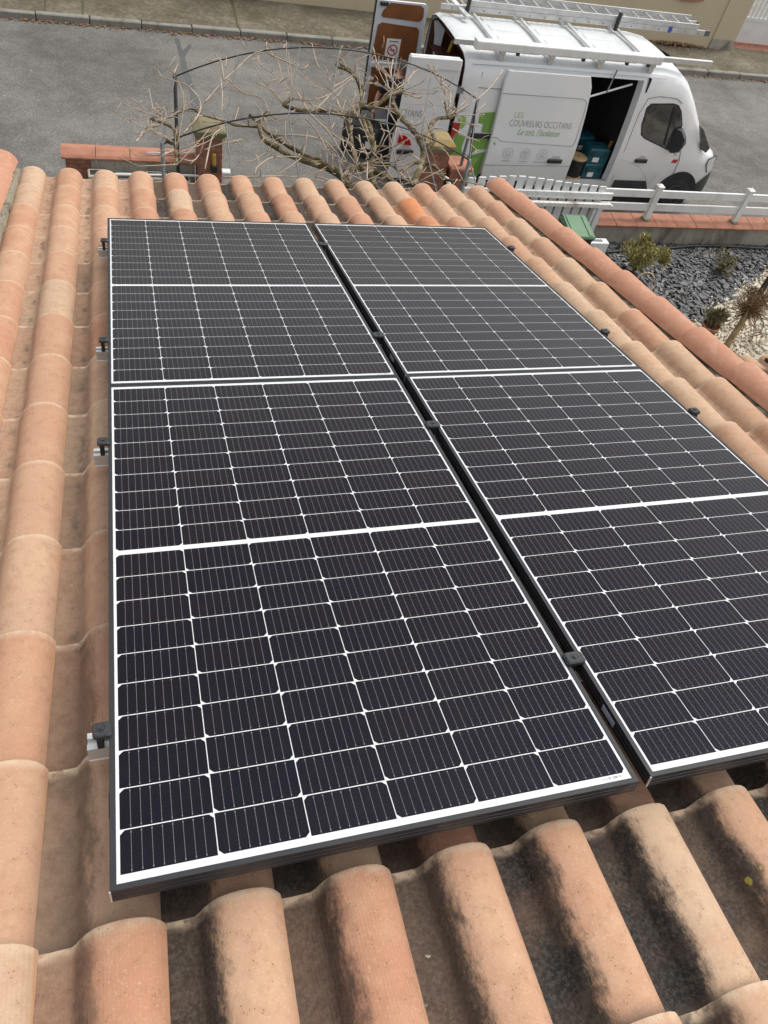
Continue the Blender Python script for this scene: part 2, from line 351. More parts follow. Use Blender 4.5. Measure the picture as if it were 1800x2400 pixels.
def bark_material():
    n = NT('mossy_bark'); p = n.pos(); a = n.noise(p, 11.0, 4.0, 0.6); b = n.noise(p, 60.0, 4.0, 0.7)
    col = n.ramp(n.math('ADD', n.math('MULTIPLY', a, 0.4), n.math('MULTIPLY', b, 0.6)), [(0.36, (0.06, 0.045, 0.028)), (0.5, (0.17, 0.135, 0.085)), (0.64, (0.33, 0.28, 0.20))])
    col = n.mix(n.rng(n.noise(n.vmath('ADD', p, (3, 7, 1)), 7.0, 5.0, 0.65), 0.46, 0.56, 0, 0.9), col, n.mix(n.rng(b, 0.4, 0.6), (0.035, 0.026, 0.008), (0.085, 0.070, 0.018)))
    return n.fin(col, 0.9, n.bump(n.math('ADD', a, b), 0.8, 0.012), spec=0.2)
M['bark'] = bark_material()
M['twig'] = plain('twig_bark', (0.40, 0.315, 0.235), 0.8, var=0.2, scale=8)
M['palebark'] = plain('pale_trunk', (0.40, 0.29, 0.15), 0.85, var=0.18, scale=10, bump=0.3)
M['stalk'] = plain('dry_stalk', (0.21, 0.125, 0.055), 0.85, var=0.3, scale=8)
M['leafyel'] = plain('olive_leaf', (0.35, 0.31, 0.115), 0.6, var=0.35, scale=9)
M['leafgreen'] = plain('grey_green_leaf', (0.20, 0.175, 0.09), 0.6, var=0.4, scale=9)
M['leafdry'] = plain('dry_leaf', (0.26, 0.135, 0.065), 0.8, var=0.4, scale=20)
M['skin'] = plain('skin', (0.46, 0.24, 0.165), 0.55, var=0.08, scale=14)
M['hair'] = plain('grey_hair', (0.115, 0.10, 0.085), 0.8, var=0.35, scale=60, bump=0.5)
M['navy'] = plain('navy_cloth', (0.012, 0.013, 0.024), 0.9, var=0.25, scale=14, bump=0.2)
M['blackcloth'] = plain('black_cloth', (0.010, 0.010, 0.012), 0.9, var=0.25, scale=14, bump=0.2)
M['paper'] = plain('paper', (0.78, 0.78, 0.76), 0.7, var=0.03)
M['signred'] = plain('sign_red', (0.52, 0.03, 0.03), 0.5, var=0.03)
M['bluecord'] = plain('blue_strap', (0.05, 0.09, 0.42), 0.6, var=0.1)
def glass_material(name, f0=0.04, rough=0.015, tint=(1, 1, 1)):
    # thin sheet: Schlick reflectance, the same from both faces
    n = NT(name); ge = n.node('NewGeometry'); d = n.node('VectorMath', operation='DOT_PRODUCT'); n.t.links.new(ge.outputs['Incoming'], d.inputs[0]); n.t.links.new(ge.outputs['Normal'], d.inputs[1])
    c = n.math('SUBTRACT', 1.0, n.math('ABSOLUTE', d.outputs['Value'])); f = n.math('ADD', f0, n.math('MULTIPLY', n.math('POWER', c, 5.0), 1 - f0))
    t = n.node('BsdfTransparent'); n.put(t.inputs[0], tint); g = n.node('BsdfGlossy'); g.inputs['Roughness'].default_value = rough
    mx = n.node('MixShader'); n.t.links.new(f, mx.inputs[0]); n.t.links.new(t.outputs[0], mx.inputs[1]); n.t.links.new(g.outputs[0], mx.inputs[2])
    n.t.links.new(mx.outputs[0], n.out.inputs[0]); return n.m
M['pane'] = glass_material('panel_glass', 0.010, 0.07)
M['carglass'] = glass_material('tinted_glass', 0.05, 0.01, (0.20, 0.26, 0.25))
def cell_material():
    n = NT('silicon_cell'); p = n.obj(); X = n.sep(p)[0]; Y = n.sep(p)[1]; r = n.rand()
    col = n.mix(r, (0.0050, 0.0045, 0.0065), (0.0070, 0.0056, 0.0058))
    col = n.mix(n.rng(n.noise(n.vmath('ADD', p, n.vmath('SCALE', (31, 17, 5), scale=r)), 22.0, 3.0), 0.4, 0.7, 0, 0.35), col, (0.0100, 0.0082, 0.0080))
    w = 0.0182; u = n.math('ADD', n.math('DIVIDE', X, w), 0.5); d = n.math('ABSOLUTE', n.math('SUBTRACT', n.math('FRACT', u), 0.5))
    d = n.math('MULTIPLY', d, w)                       # metres from the centre between ribbons
    line = n.rng(d, 0.0091 - 0.00045, 0.0091 - 0.00025, 0.0, 1.0)
    ends = n.rng(n.math('ABSOLUTE', Y), 0.0395, 0.0385, 0.0, 1.0)
    side = n.rng(n.math('ABSOLUTE', X), 0.0790, 0.0780)
    m = n.math('MULTIPLY', n.math('MULTIPLY', line, ends), side)
    v = n.math('ADD', n.math('DIVIDE', Y, 0.0095), 0.5); e = n.math('ABSOLUTE', n.math('SUBTRACT', n.math('FRACT', v), 0.5))
    pad = n.math('MULTIPLY', n.math('MULTIPLY', n.rng(d, 0.0091 - 0.0013, 0.0091 - 0.0009), n.rng(n.math('ABSOLUTE', n.math('SUBTRACT', n.math('ABSOLUTE', Y), 0.0355)), 0.0016, 0.0010)), side)
    pads = n.math('MULTIPLY', n.math('MULTIPLY', n.rng(d, 0.0091 - 0.0009, 0.0091 - 0.0006), n.rng(e, 0.06, 0.03)), n.math('MULTIPLY', side, ends))
    m = n.math('MAXIMUM', m, n.math('MAXIMUM', pad, pads))
    col = n.mix(n.math('MULTIPLY', m, 0.8), col, (0.22, 0.22, 0.225))
    n.b.inputs['IOR'].default_value = 2.6
    n.b.inputs['Thin Film Thickness'].default_value = 78.0; n.b.inputs['Thin Film IOR'].default_value = 2.0   # anti-reflection nitride
    df = n.node('BsdfDiffuse'); n.put(df.inputs[0], n.mix(1.0, col, (1.05, 0.92, 0.95), 'MULTIPLY')); mx = n.node('MixShader'); mx.inputs[0].default_value = 0.12   # textured wafer: most of the sheen is trapped
    n.t.links.new(df.outputs[0], mx.inputs[1]); n.t.links.new(n.b.outputs[0], mx.inputs[2]); n.t.links.new(mx.outputs[0], n.out.inputs[0])
    return n.fin(col, 0.42)
M['cell'] = cell_material()
def barcode_material():
    n = NT('barcode_print'); p = n.obj(); X = n.sep(p)[0]; Y = n.sep(p)[1]
    k = n.node('TexWhiteNoise', noise_dimensions='1D'); n.put(k.inputs['W'], n.math('FLOOR', n.math('MULTIPLY', X, 900.0)))
    m = n.math('MULTIPLY', n.math('GREATER_THAN', k.outputs[0], 0.5), n.math('GREATER_THAN', Y, -0.0005))
    return n.fin(n.mix(m, (0.62, 0.63, 0.66), (0.25, 0.26, 0.29)), 0.6)
M['barcode'] = barcode_material()

# ------------------------------------------------------------------ ground, road, pavement
def sheet(name, poly, z, mat, kind='structure', parent=None):
    mb = MB(); mb.add([(x, y, z) for x, y in poly], [tuple(range(len(poly)))])
    o = mb.build(name, mat, parent, fix=False); return tag(o, kind=kind)
def ky(x): return 17.50 + 0.0225 * (x + 2.0)          # road edge of the far kerb
sheet('ground', [(-150, -150), (150, -150), (150, 150), (-150, 150)], -0.03, M['soil'])
sheet('road', [(-60, 10.36), (60, 10.36), (60, ky(60)), (-60, ky(-60))], 0.0, M['asphalt'])
sheet('driveway', [(-14, 4.2), (5.02, 4.2), (5.02, 10.36), (-14, 10.36)], -0.004, M['asphalt'])
tar = plain('fresh_tar', (0.088, 0.090, 0.095), 0.85, var=0.12, scale=3, bump=0.3)
sheet('tar_repair', [(1.21,17.26),(1.30,17.28),(1.33,16.70),(1.49,17.06),(1.54,16.98),(1.345,16.43),(1.36,15.88),(1.41,15.3),(1.44,14.44),(1.37,14.14),(1.30,14.3),(1.31,15.03),(1.24,15.86),(1.25,16.55)][::-1], 0.004, tar)
moss = stain_material('mossy_edge', (0.17, 0.165, 0.085), (0.10, 0.085, 0.05), 0.8, 4.0, 40.0, moss=(0.10, 0.13, 0.035))
sheet('mossy_strip', [(4.95, 10.37), (40, 10.37), (40, 10.62), (14, 10.60), (11.5, 10.66), (9.0, 10.60), (7.2, 10.68), (4.95, 10.58)], 0.004, moss)
mb = MB()
for i in range(-10, 21):
    x0, x1 = i * 2.0, i * 2.0 + 2.0
    mb.add([(x0, ky(x0) + 0.15, 0.12), (x1, ky(x1) + 0.15, 0.12), (x1, 19.62, 0.14), (x0, 19.62, 0.14)], [(0, 1, 2, 3)])
pav = tag(mb.build('pavement', M['pavement'], fix=False), kind='structure')
# wide joints between the poured bays of the pavement
jm = MB()
for x in (-1.25, -0.55, 2.55, 9.1, 12.2, 18.3):
    jm.add([(x, ky(x) + 0.15, 0.1245), (x + 0.035, ky(x) + 0.15, 0.1245), (x + 0.05 + random.uniform(-.05, .05), 19.5, 0.1445), (x + 0.02, 19.5, 0.1445)], [(0, 1, 2, 3)])
jm.build('joint', stain_material('mossy_joint', (0.075, 0.07, 0.04), (0.10, 0.12, 0.03), 0.8, 6.0), pav, fix=False)
kerb = thing('kerb', None, None, (0, 17.55, 0)); tag(kerb, kind='structure')
kv = []
for j in range(3):
    m_ = MB(); m_.cbox(0, 0.985, 0, 0.145, -0.05, 0.125 + 0.004 * j, 0.012 + 0.004 * j); kv.append(m_.mesh('kerb_stone', M['kerb']))
for i in range(-9, 30):
    x = -2.4 + i * 1.0; o = inst('kerb_stone', kv[i % 3], kerb, (x, ky(x) - 17.55 + random.uniform(-.006, .006), random.uniform(-.006, .004)), math.atan(0.0225) + random.uniform(-.004, .004))
# leaf litter in the gutter and against the far wall
mb = MB()
def leaf(x, y, z, s):
    a = random.uniform(0, 6.28); t = random.uniform(-.5, .5); c_, s_ = math.cos(a) * s, math.sin(a) * s; w = random.uniform(.35, .7)
    mb.add([(x - c_, y - s_, z), (x + s_ * w, y - c_ * w, z + s * t), (x + c_, y + s_, z + s * .3), (x - s_ * w, y + c_ * w, z + s * .5 * abs(t))], [(0, 1, 2), (0, 2, 3)])
for i in range(1500):
    x = random.uniform(-4, 19); leaf(x, ky(x) - abs(random.gauss(0, .06)) - .01, .015 + random.random() * .015, random.uniform(.015, .042))
for i in range(520):
    t = random.gauss(0, .45); leaf(14.25 + t, 19.40 - abs(random.gauss(0, .07)), .15 + random.random() * .06 * math.exp(-t * t), random.uniform(.02, .05))
for i in range(120): leaf(random.uniform(-2, 16), random.uniform(17.8, 19.4), .135, random.uniform(.012, .03))
tag(mb.build('leaf_litter', M['leafdry'], fix=False), 'brown dead leaves along the far kerb and at the foot of the cream wall', 'leaves', kind='stuff')

# ------------------------------------------------------------------ house under the camera
SL = R(14.0)
ROOF = Matrix.Translation((0, 0, 5.3126)) @ Matrix.Rotation(-SL, 4, 'X')
HB = Vector((1.05, 1.6, 0.0))
house = thing('house', 'house in the foreground under a clay tiled roof', 'house', HB)
yb = lambda y, n: (y * math.cos(SL) + n * math.sin(SL), 5.3126 - y * math.sin(SL) + n * math.cos(SL))
mb = MB(); p0, p1 = yb(-1.75, -.26), yb(4.45, -.26)
mb.prism([(p0[0] - HB.y, 0), (p1[0] - HB.y, 0), (p1[0] - HB.y, p1[1]), (p0[0] - HB.y, p0[1])], 'x', -0.62 - HB.x, 2.74 - HB.x)
mb.build('wall', M['render'], house)
mb = MB(); mb.box(-0.74, 2.80, -1.8, 4.70, -0.25, -0.205)
roof = mb.build('roof', M['woodbrown'], house); roof.matrix_basis = Matrix.Translation(-HB) @ ROOF

PITCH, ROWP = 0.2185, 0.372
prof = [(-0.160,-0.050),(-0.148,-0.0590),(-0.126,-0.0618),(-0.104,-0.0612),(-0.089,-0.0565),(-0.080,-0.0470),(-0.072,-0.0345),(-0.059,-0.0195),(-0.042,-0.0080),(-0.021,-0.0017),(0.0,0.0),(0.019,-0.0018),(0.038,-0.0085),(0.053,-0.0200),(0.063,-0.0350),(0.0685,-0.0460),(0.0700,-0.0520)]
def tile_mesh(seed):
    rr = random.Random(seed); mb = MB(); th = 0.011; n = len(prof)
    ys = [0.0, -0.008, -0.13, -0.27, -0.41]; k0 = rr.uniform(-.002, .002); tw = rr.uniform(-.003, .003)
    vs = []
    for j, y in enumerate(ys):
        f = 1.085 + 0.17 * y / 0.41 - (0.014 if j == 0 else 0)
        for x, z in prof:
            zz = 0.024 + 0.066 * y + (z * f if x > -0.09 else z) + k0 * math.sin(y * 9 + x * 8) + tw * x * 4 * y / .41 - (0.0015 if j == 0 else 0)
            vs.append((x * f if x > -0.05 else x, y, zz))
    m = len(ys); fs = [(j*n+i, (j+1)*n+i, (j+1)*n+i+1, j*n+i+1) for j in range(m-1) for i in range(n-1)]
    b = len(vs)
    for x, z in prof:                                        # lower lip
        f = 1.046; vs.append((x * f if x > -.05 else x, 0.0, 0.0225 + (z * f if x > -.09 else z) - th))
    fs += [(i, i+1, b+i+1, b+i) for i in range(n-1)]
    b2 = len(vs)
    for j in range(m):                                       # free edge of the roll
        x, y, z = vs[j*n+n-1]; vs.append((x - 0.012, y, z - 0.003))
    fs += [(j*n+n-1, (j+1)*n+n-1, b2+j+1, b2+j) for j in range(m-1)]
    b3 = len(vs)
    for j in range(m):
        x, y, z = vs[b2+j]; vs.append((x - 0.004, y, z + 0.02))
    fs += [(b2+j, b2+j+1, b3+j+1, b3+j) for j in range(m-1)]
    # nib on the free edge near the lower end
    mb.add(vs, fs); mb.box(0.0705, 0.0755, -0.024, -0.012, -0.062, -0.044)
    me = mb.mesh('tile', M['tile']); soft(me, 50)
    return me
TILES = [tile_mesh(s) for s in range(5)]
rt = random.Random(5)
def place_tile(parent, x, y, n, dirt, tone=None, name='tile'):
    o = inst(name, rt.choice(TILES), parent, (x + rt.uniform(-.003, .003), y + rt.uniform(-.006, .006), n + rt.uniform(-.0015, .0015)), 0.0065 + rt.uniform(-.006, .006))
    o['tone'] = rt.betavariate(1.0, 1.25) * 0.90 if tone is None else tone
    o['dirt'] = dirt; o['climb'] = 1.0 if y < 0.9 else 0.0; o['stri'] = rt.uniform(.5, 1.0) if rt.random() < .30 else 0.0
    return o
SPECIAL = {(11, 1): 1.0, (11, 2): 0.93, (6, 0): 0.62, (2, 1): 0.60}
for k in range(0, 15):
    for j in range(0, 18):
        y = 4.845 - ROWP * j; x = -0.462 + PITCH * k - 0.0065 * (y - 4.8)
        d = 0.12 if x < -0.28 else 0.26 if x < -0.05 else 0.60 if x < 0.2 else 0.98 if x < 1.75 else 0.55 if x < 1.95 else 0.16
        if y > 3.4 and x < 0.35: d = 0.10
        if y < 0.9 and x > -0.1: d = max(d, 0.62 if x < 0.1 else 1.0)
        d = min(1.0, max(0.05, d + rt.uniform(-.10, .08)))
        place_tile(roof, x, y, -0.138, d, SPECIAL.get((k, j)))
# verge tiles down both edges
def verge_mesh(mir):
    mb = MB(); P = [(-0.100,-0.066),(-0.090,-0.045),(-0.072,-0.024),(-0.048,-0.009),(-0.024,-0.002),(0.0,0.0),(0.022,-0.004),(0.042,-0.014),(0.058,-0.030),(0.068,-0.052),(0.073,-0.09),(0.075,-0.19)]
    n = len(P); ys = [0.0, -0.008, -0.14, -0.28, -0.40]; vs = []
    for j, y in enumerate(ys):
        f = 1.05 + 0.14 * y / 0.4 - (.012 if j == 0 else 0)
        for x, z in P: vs.append((mir * x * f, y, 0.020 + 0.056 * y + z * f))
    m = len(ys); fs = [(j*n+i, (j+1)*n+i, (j+1)*n+i+1, j*n+i+1) for j in range(m-1) for i in range(n-1)]
    b = len(vs)
    for x, z in P: vs.append((mir * x * .90, 0.0, 0.016 + z * .92 - .012))
    fs += [(i, i+1, b+i+1, b+i) for i in range(n-1)]
    b2 = len(vs)
    for j in range(m):
        x, y, z = vs[j*n]; vs.append((x + mir * .012, y, z + .001))
    fs += [(j*n, (j+1)*n, b2+j+1, b2+j) for j in range(m-1)]
    b3 = len(vs)
    for j in range(m):
        x, y, z = vs[b2+j]; vs.append((x, y, z + .02))
    fs += [(b2+j, b2+j+1, b3+j+1, b3+j) for j in range(m-1)]
    mb.add(vs, fs); me = mb.mesh('verge_tile', M['verge']); soft(me, 50); return me
VR, VL = verge_mesh(1), verge_mesh(-1)
for j in range(18):
    y = 4.87 - ROWP * j
    inst('verge_tile', VR, roof, (2.775 + rt.uniform(-.004, .004), y + rt.uniform(-.006, .006), -0.078), rt.uniform(-.012, .012))
    inst('verge_tile', VL, roof, (-0.655 + rt.uniform(-.004, .004), y + 0.05 + rt.uniform(-.006, .006), -0.060), rt.uniform(-.012, .012))
def mortar(x, w, z0, z1):
    mb = MB(); ys = np.arange(4.80, -1.8, -0.035); vs = []
    for y in ys:
        a, b, c_ = rng.uniform(-.012, .012, 3)
        vs += [(x - w / 2 + a, y, z0), (x - w / 2 + b, y, z1 - .02 + c_), (x + a, y, z1 + b), (x + w / 2, y, z1 + c_), (x + w / 2, y, z0)]
    fs = [(j*5+i, (j+1)*5+i, (j+1)*5+i+1, j*5+i+1) for j in range(len(ys)-1) for i in range(4)]
    fs += [(0, 1, 2, 3, 4)]
    mb.add(vs, fs); return mb.build('mortar_bed', M['mortar'], roof, smooth=True)
mortar(2.700, 0.085, -.22, -.140); mortar(-0.575, 0.09, -.20, -.120)

# ------------------------------------------------------------------ solar panels on the roof
PW, PL, PH = 1.038, 1.755, 0.035
def frame_mesh():
    mb = MB(); rings = [(.011,-.0030),(.011,-.0004),(.0106,0),(.0006,0),(0,-.0006),(0,-.010),(.0016,-.0106),(.0016,-.0126),(0,-.0132),(0,-.0212),(.0016,-.0218),(.0016,-.0238),(0,-.0244),(0,-.0350),(.030,-.0350)]
    vs = []
    for i, z in rings: vs += [(i, i, z), (PW - i, i, z), (PW - i, PL - i, z), (i, PL - i, z)]
    fs = [(a*4+k, a*4+(k+1) % 4, (a+1)*4+(k+1) % 4, (a+1)*4+k) for a in range(len(rings)-1) for k in range(4)]
    mb.add(vs, fs); return mb.mesh('frame', M['anod'])
def cell_mesh():
    w, h, c_ = .0828, .0411, .0085; P = [(-w, -h), (w, -h), (w, h - c_), (w - c_, h), (-w + c_, h), (-w, h - c_)]
    mb = MB(); mb.prism(P, 'z', -.00215, -.0018); return mb.mesh('cell', M['cell'])
FRAME, CELL = frame_mesh(), cell_mesh()
mb = MB(); mb.add([(.0105, .0105, -.0021), (PW - .0105, .0105, -.0021), (PW - .0105, PL - .0105, -.0021), (.0105, PL - .0105, -.0021)], [(0, 1, 2, 3)]); BACK = mb.mesh('backsheet', M['sheet'], fix=False)
mb = MB(); mb.add([(.0108, .0108, -.0010), (PW - .0108, .0108, -.0010), (PW - .0108, PL - .0108, -.0010), (.0108, PL - .0108, -.0010)], [(0, 1, 2, 3)]); PANE = mb.mesh('glass', M['pane'], fix=False)
mb = MB(); mb.add([(-.0001, .144, -.026), (-.0001, .198, -.026), (-.0001, .198, -.008), (-.0001, .144, -.008)], [(3, 2, 1, 0)]); 
mb.v = [(x - .0016, y, z) for x, y, z in mb.v]; RATE = mb.mesh('rating_label', plain('label_silver', (0.45, 0.47, 0.58), 0.5), fix=False)
mb = MB(); mb.add([(-.024, -.005, 0), (.024, -.005, 0), (.024, .005, 0), (-.024, .005, 0)], [(0, 1, 2, 3)]); BARC = mb.mesh('serial_label', M['barcode'], fix=False)
mb = MB(); mb.box(-.0012, .0016, -.0012, .0016, -.0345, -.0008); CORN = mb.mesh('corner_edge', M['alu'])
def solar_panel(x, y, label, base=None, z=0.0, group='solar panels on the roof', cells=True):
    t = thing('solar_panel', label, 'solar panel', group=group, mat=(base or ROOF) @ Matrix.Translation((x, y, z)))
    inst('frame', FRAME, t); inst('backsheet', BACK, t); inst('glass', PANE, t); inst('corner_edge', CORN, t)
    inst('rating_label', RATE, t); inst('serial_label', BARC, t, (.985, .0180, -.0017), R(1.0))
    for half in (0, 1):
        for r in range(10):
            for c_ in range(6):
                cx = .0165 + .1675 * c_ + .08375; cy = .0257 + .04215 + .0845 * r + half * (.8433 + .017)
                up = (c_ % 2 == 0) ^ (half == 1)
                inst('cell', CELL, t, (cx, cy, 0), 0.0 if up else math.pi)
    return t
G = 0.030; GX = PW + G; GY = PL + 0.003
solar_panel(0, 0, 'solar panel nearest the camera on the left, its near corner over the bare tiles')
solar_panel(GX, 0.004, 'solar panel nearest the camera on the right, cut off by the picture edge')
solar_panel(0, GY, 'solar panel at the eave end of the left column')
solar_panel(GX, GY + 0.004, 'solar panel at the eave end of the right column, beside the verge')
RAILP = [(-.018,-.0785),(.018,-.0785),(.020,-.076),(.0185,-.074),(.0185,-.050),(.0205,-.048),(.0205,-.0375),(.0065,-.0375),(.0065,-.046),(-.0065,-.046),(-.0065,-.0375),(-.0205,-.0375),(-.0205,-.048),(-.0185,-.050),(-.0185,-.074),(-.020,-.076)]
rail_lab = ['mounting rail nearest the camera under the front pair of panels', 'second mounting rail from the camera, under the front pair of panels', 'third mounting rail from the camera, under the far pair of panels', 'mounting rail farthest from the camera, close to the eave']
cl_lab = ['nearest', 'second nearest', 'second farthest', 'farthest']
def rounded(w, d, r, n=3):
    pts = []
    for cx, cy, a0 in ((w-r, d-r, 0), (-w+r, d-r, 90), (-w+r, -d+r, 180), (w-r, -d+r, 270)):
        for i in range(n+1): a = R(a0 + 90*i/n); pts.append((cx + r*math.cos(a), cy + r*math.sin(a)))
    return pts
for i, yr in enumerate((.340, 1.405, 2.105, 3.175)):
    t = thing('mounting_rail', 'bare aluminium ' + rail_lab[i], 'rail', group='mounting rails', mat=ROOF @ Matrix.Translation((0, yr, 0)))
    mb = MB(); mb.prism(RAILP, 'x', -0.046, 2.152); mb.build('profile', M['alu'], t)
    for x in (.09, .75, 1.40, 1.95):
        b = MB(); b.box(x - .02, x + .02, -.03, .03, -.1225, -.079); b.build('bracket', M['alu'], t)
    for x, nm in ((-.013, 'left'), (PW + G / 2, 'mid'), (2 * PW + G + .013, 'right')):
        mid = nm == 'mid'
        lab = ('black mid clamp in the gap between the panel columns, %s from the camera' if mid else 'black end clamp on the ' + nm + ' edge of the panels, %s from the camera')
        ck = thing('panel_clamp', lab % cl_lab[i].replace('nearest', 'nearest').replace('farthest', 'farthest'), 'clamp', group='panel clamps', mat=ROOF @ Matrix.Translation((x, yr - .010, 0)))
        w = .024 if mid else .018; b = MB()
        P = rounded(w, .018, .007)
        b.add([(px, py, .0012) for px, py in P] + [(px, py, .0085) for px, py in P] + [(px * .86, py * .86, .0115) for px, py in P], [(k, (k+1) % 16, 16+(k+1) % 16, 16+k) for k in range(16)] + [(16+k, 16+(k+1) % 16, 32+(k+1) % 16, 32+k) for k in range(16)] + [tuple(range(15, -1, -1)), tuple(range(32, 48))])
        cap = b.build('cap', M['clamp'], ck)
        b = MB(); b.lathe([(.0095, .0105), (.0095, .0122), (.0070, .0124), (.0068, .0112)], 16); b.build('ring', M['blackplastic'], cap, smooth=True)
        b = MB(); b.lathe([(.0045, .011), (.0045, .0142), (.0030, .0145)], 10); b.build('bolt', M['clamp'], cap)
        sx = 0 if mid else (-.006 if nm == 'left' else .006)
        b = MB(); b.box(sx - .006, sx + .006, -.012, .016, -.0372, .0011); b.build('stem', M['blackplastic'], ck)

# lower side roof that carries one more panel (seen past the right verge)
HB2 = Vector((6.0, 2.6, 0)); A2 = Matrix.Translation((4.90, 0, 4.09)) @ Matrix.Rotation(-SL, 4, 'X')
an = thing('annex', 'low tiled annex with one solar panel beyond the right verge', 'annex', HB2)
mb = MB(); mb.box(-1.0, 1.2, -2.9, .75, 0, 2.62); mb.build('wall', M['render'], an)
mb = MB(); mb.box(-.1, 2.2, -1.0, 3.86, -.26, -.21); ar = mb.build('roof', M['woodbrown'], an); ar.matrix_basis = Matrix.Translation(-HB2) @ A2
for k in range(10):
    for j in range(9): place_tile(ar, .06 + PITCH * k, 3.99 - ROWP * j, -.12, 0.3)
solar_panel(0.24, 1.99, 'lone solar panel on the lower annex roof past the right verge', base=A2)

# ------------------------------------------------------------------ far side of the street
fw = thing('boundary_wall', 'cream rendered wall along the far pavement behind the van', 'wall', (8.0, 19.42, 0))
mb = MB(); mb.box(-26, 7.42, 0, .22, 0, 2.1); mb.build('wall_face', M['render'], fw)
mb = MB(); mb.box(-26, 7.42, -.03, .25, 2.1, 2.18); mb.build('coping', M['coping'], fw)
mb = MB(); mb.prism([(5.80, 1.20), (5.95, 1.155), (6.25, 1.15), (6.62, 1.20), (6.62, 1.26), (5.80, 1.26)], 'y', -.05, -.002); mb.build('ledge', M['coping'], fw)
gp = thing('gate_pillar', 'cream square gate pillar at the end of the far wall beside the white gate', 'pillar', (15.72, 19.66, 0))
mb = MB(); mb.box(-.30, .42, -.27, .45, 0.38, 2.2); mb.build('shaft', M['render'], gp)
mb = MB(); mb.box(-.302, .422, -.272, .452, 0, .38); mb.build('base', M['concrete'], gp)
gt = thing('white_gate', 'white slatted gate across the street beside the cream pillar', 'gate', (16.16, 20.02, 0))
mb = MB(); mb.box(0, 3.0, 0, .05, .17, .70); mb.build('lower_panel', M['pvc'], gt)
mb = MB(); mb.box(0, 3.0, -.012, .062, .70, .78); mb.box(0, 3.0, -.012, .062, 1.75, 1.83); mb.build('rail', M['pvc'], gt)
mb = MB(); mb.box(0, .085, .01, .04, .782, 1.748); sl = mb.mesh('slat', M['pvc'])
for i in range(21): inst('slat', sl, gt, (.03 + i * .142, 0, 0))
gs = MB(); gs.box(16.1, 22, 19.62, 20.6, 0.0, .135); tag(gs.build('gate_threshold', M['brick']), 'brick threshold strip below the white gate', 'threshold')
mb = MB(); mb.box(-60, 8, 0, 9, 0, .1); mb.v = [(x + 14, y + 20.7, z) for x, y, z in mb.v]
tag(mb.build('yard', stain_material('yard_gravel', (.30, .27, .22), (.15, .13, .10), .6)), kind='structure')

# ------------------------------------------------------------------ van
VM = Matrix.Translation((5.108, 12.239, 0)) @ Matrix.Rotation(R(1.29), 4, 'Z')
van = thing('delivery_van', 'white high roof van with open side and rear doors parked on the street', 'van', mat=VM)
RINGH = [(-.90,.36),(-.975,.42),(-.992,.56),(-1.006,.80),(-1.008,1.05),(-1.0,1.25),(-.968,1.72),(-.935,2.05),(-.900,2.255),(-.852,2.345),(-.72,2.405),(-.36,2.43),(0,2.437)]
def vring(X):
    t = [0, .05, 3.6, 3.95, 4.15, 4.38, 4.72, 5.03, 5.20, 5.36, 5.47, 5.53]
    zm = np.interp(X, t, [2.405, 2.437, 2.437, 2.385, 2.27, 2.03, 1.62, 1.255, 1.185, 1.10, 1.0, .84])
    bt = np.interp(X, t, [1.25, 1.25, 1.25, 1.25, 1.24, 1.23, 1.17, 1.10, 1.04, .95, .86, .74])
    ys = np.interp(X, t, [.985, 1, 1, 1, .998, .995, .985, .965, .945, .90, .82, .70])
    out = []
    for y, z in RINGH:
        z2 = .36 + (z - .36) * (bt - .36) / (1.25 - .36) if z <= 1.25 else bt + (z - 1.25) * (zm - bt) / (2.437 - 1.25)
        k = 1.0
        if z > 1.25 and X > 5.0: k = 1 - .05 * (z - 1.25)
        out.append((X, y * ys * k, z2))
    return out + [(x, -y, z) for x, y, z in out[-2::-1]]
XS = [0, .05, .35, .66, 1.3, 1.95, 2.3, 2.75, 3.0, 3.20, 3.4, 3.6, 3.78, 3.95, 4.05, 4.15, 4.38, 4.55, 4.72, 4.88, 5.03, 5.20, 5.36, 5.47, 5.53]
mb = MB(); NR = len(RINGH) * 2 - 1; vs = []
for X in XS: vs += vring(X)
fs = []; roofs = []
for a in range(len(XS) - 1):
    for k in range(NR - 1):
        q = (a*NR+k, a*NR+k+1, (a+1)*NR+k+1, (a+1)*NR+k)
        if 1.95 <= XS[a] < 3.20 and 2 <= k < 8: continue          # side door opening, near side
        if 9 <= k <= NR - 11 and XS[a] < 3.9: roofs.append(q)
        else: fs.append(q)
e = (len(XS) - 1) * NR; fs.append(tuple(range(e, e + NR)))
mb.add(vs, fs); body = mb.build('body', M['paint'], van); soft(body, 38)
used = sorted({i for q in roofs for i in q}); mp = {o_: i for i, o_ in enumerate(used)}
mr = MB(); mr.add([vs[i] for i in used], [tuple(mp[i] for i in q) for q in roofs]); ro = mr.build('roof_panel', M['roofpaint'], van, smooth=True)
for y0 in (-.55, -.2, .2, .55):                                    # pressed ribs between the bars
    for x0, x1 in ((.75, 1.3), (1.6, 2.15), (2.5, 3.1)):
        b = MB(); z0 = 2.4325 if abs(y0) < .3 else 2.418; b.cbox(x0, x1, y0 - .11, y0 + .11, z0 - .012, z0 + .009, .008); b.build('roof_rib', M['roofpaint'], ro)
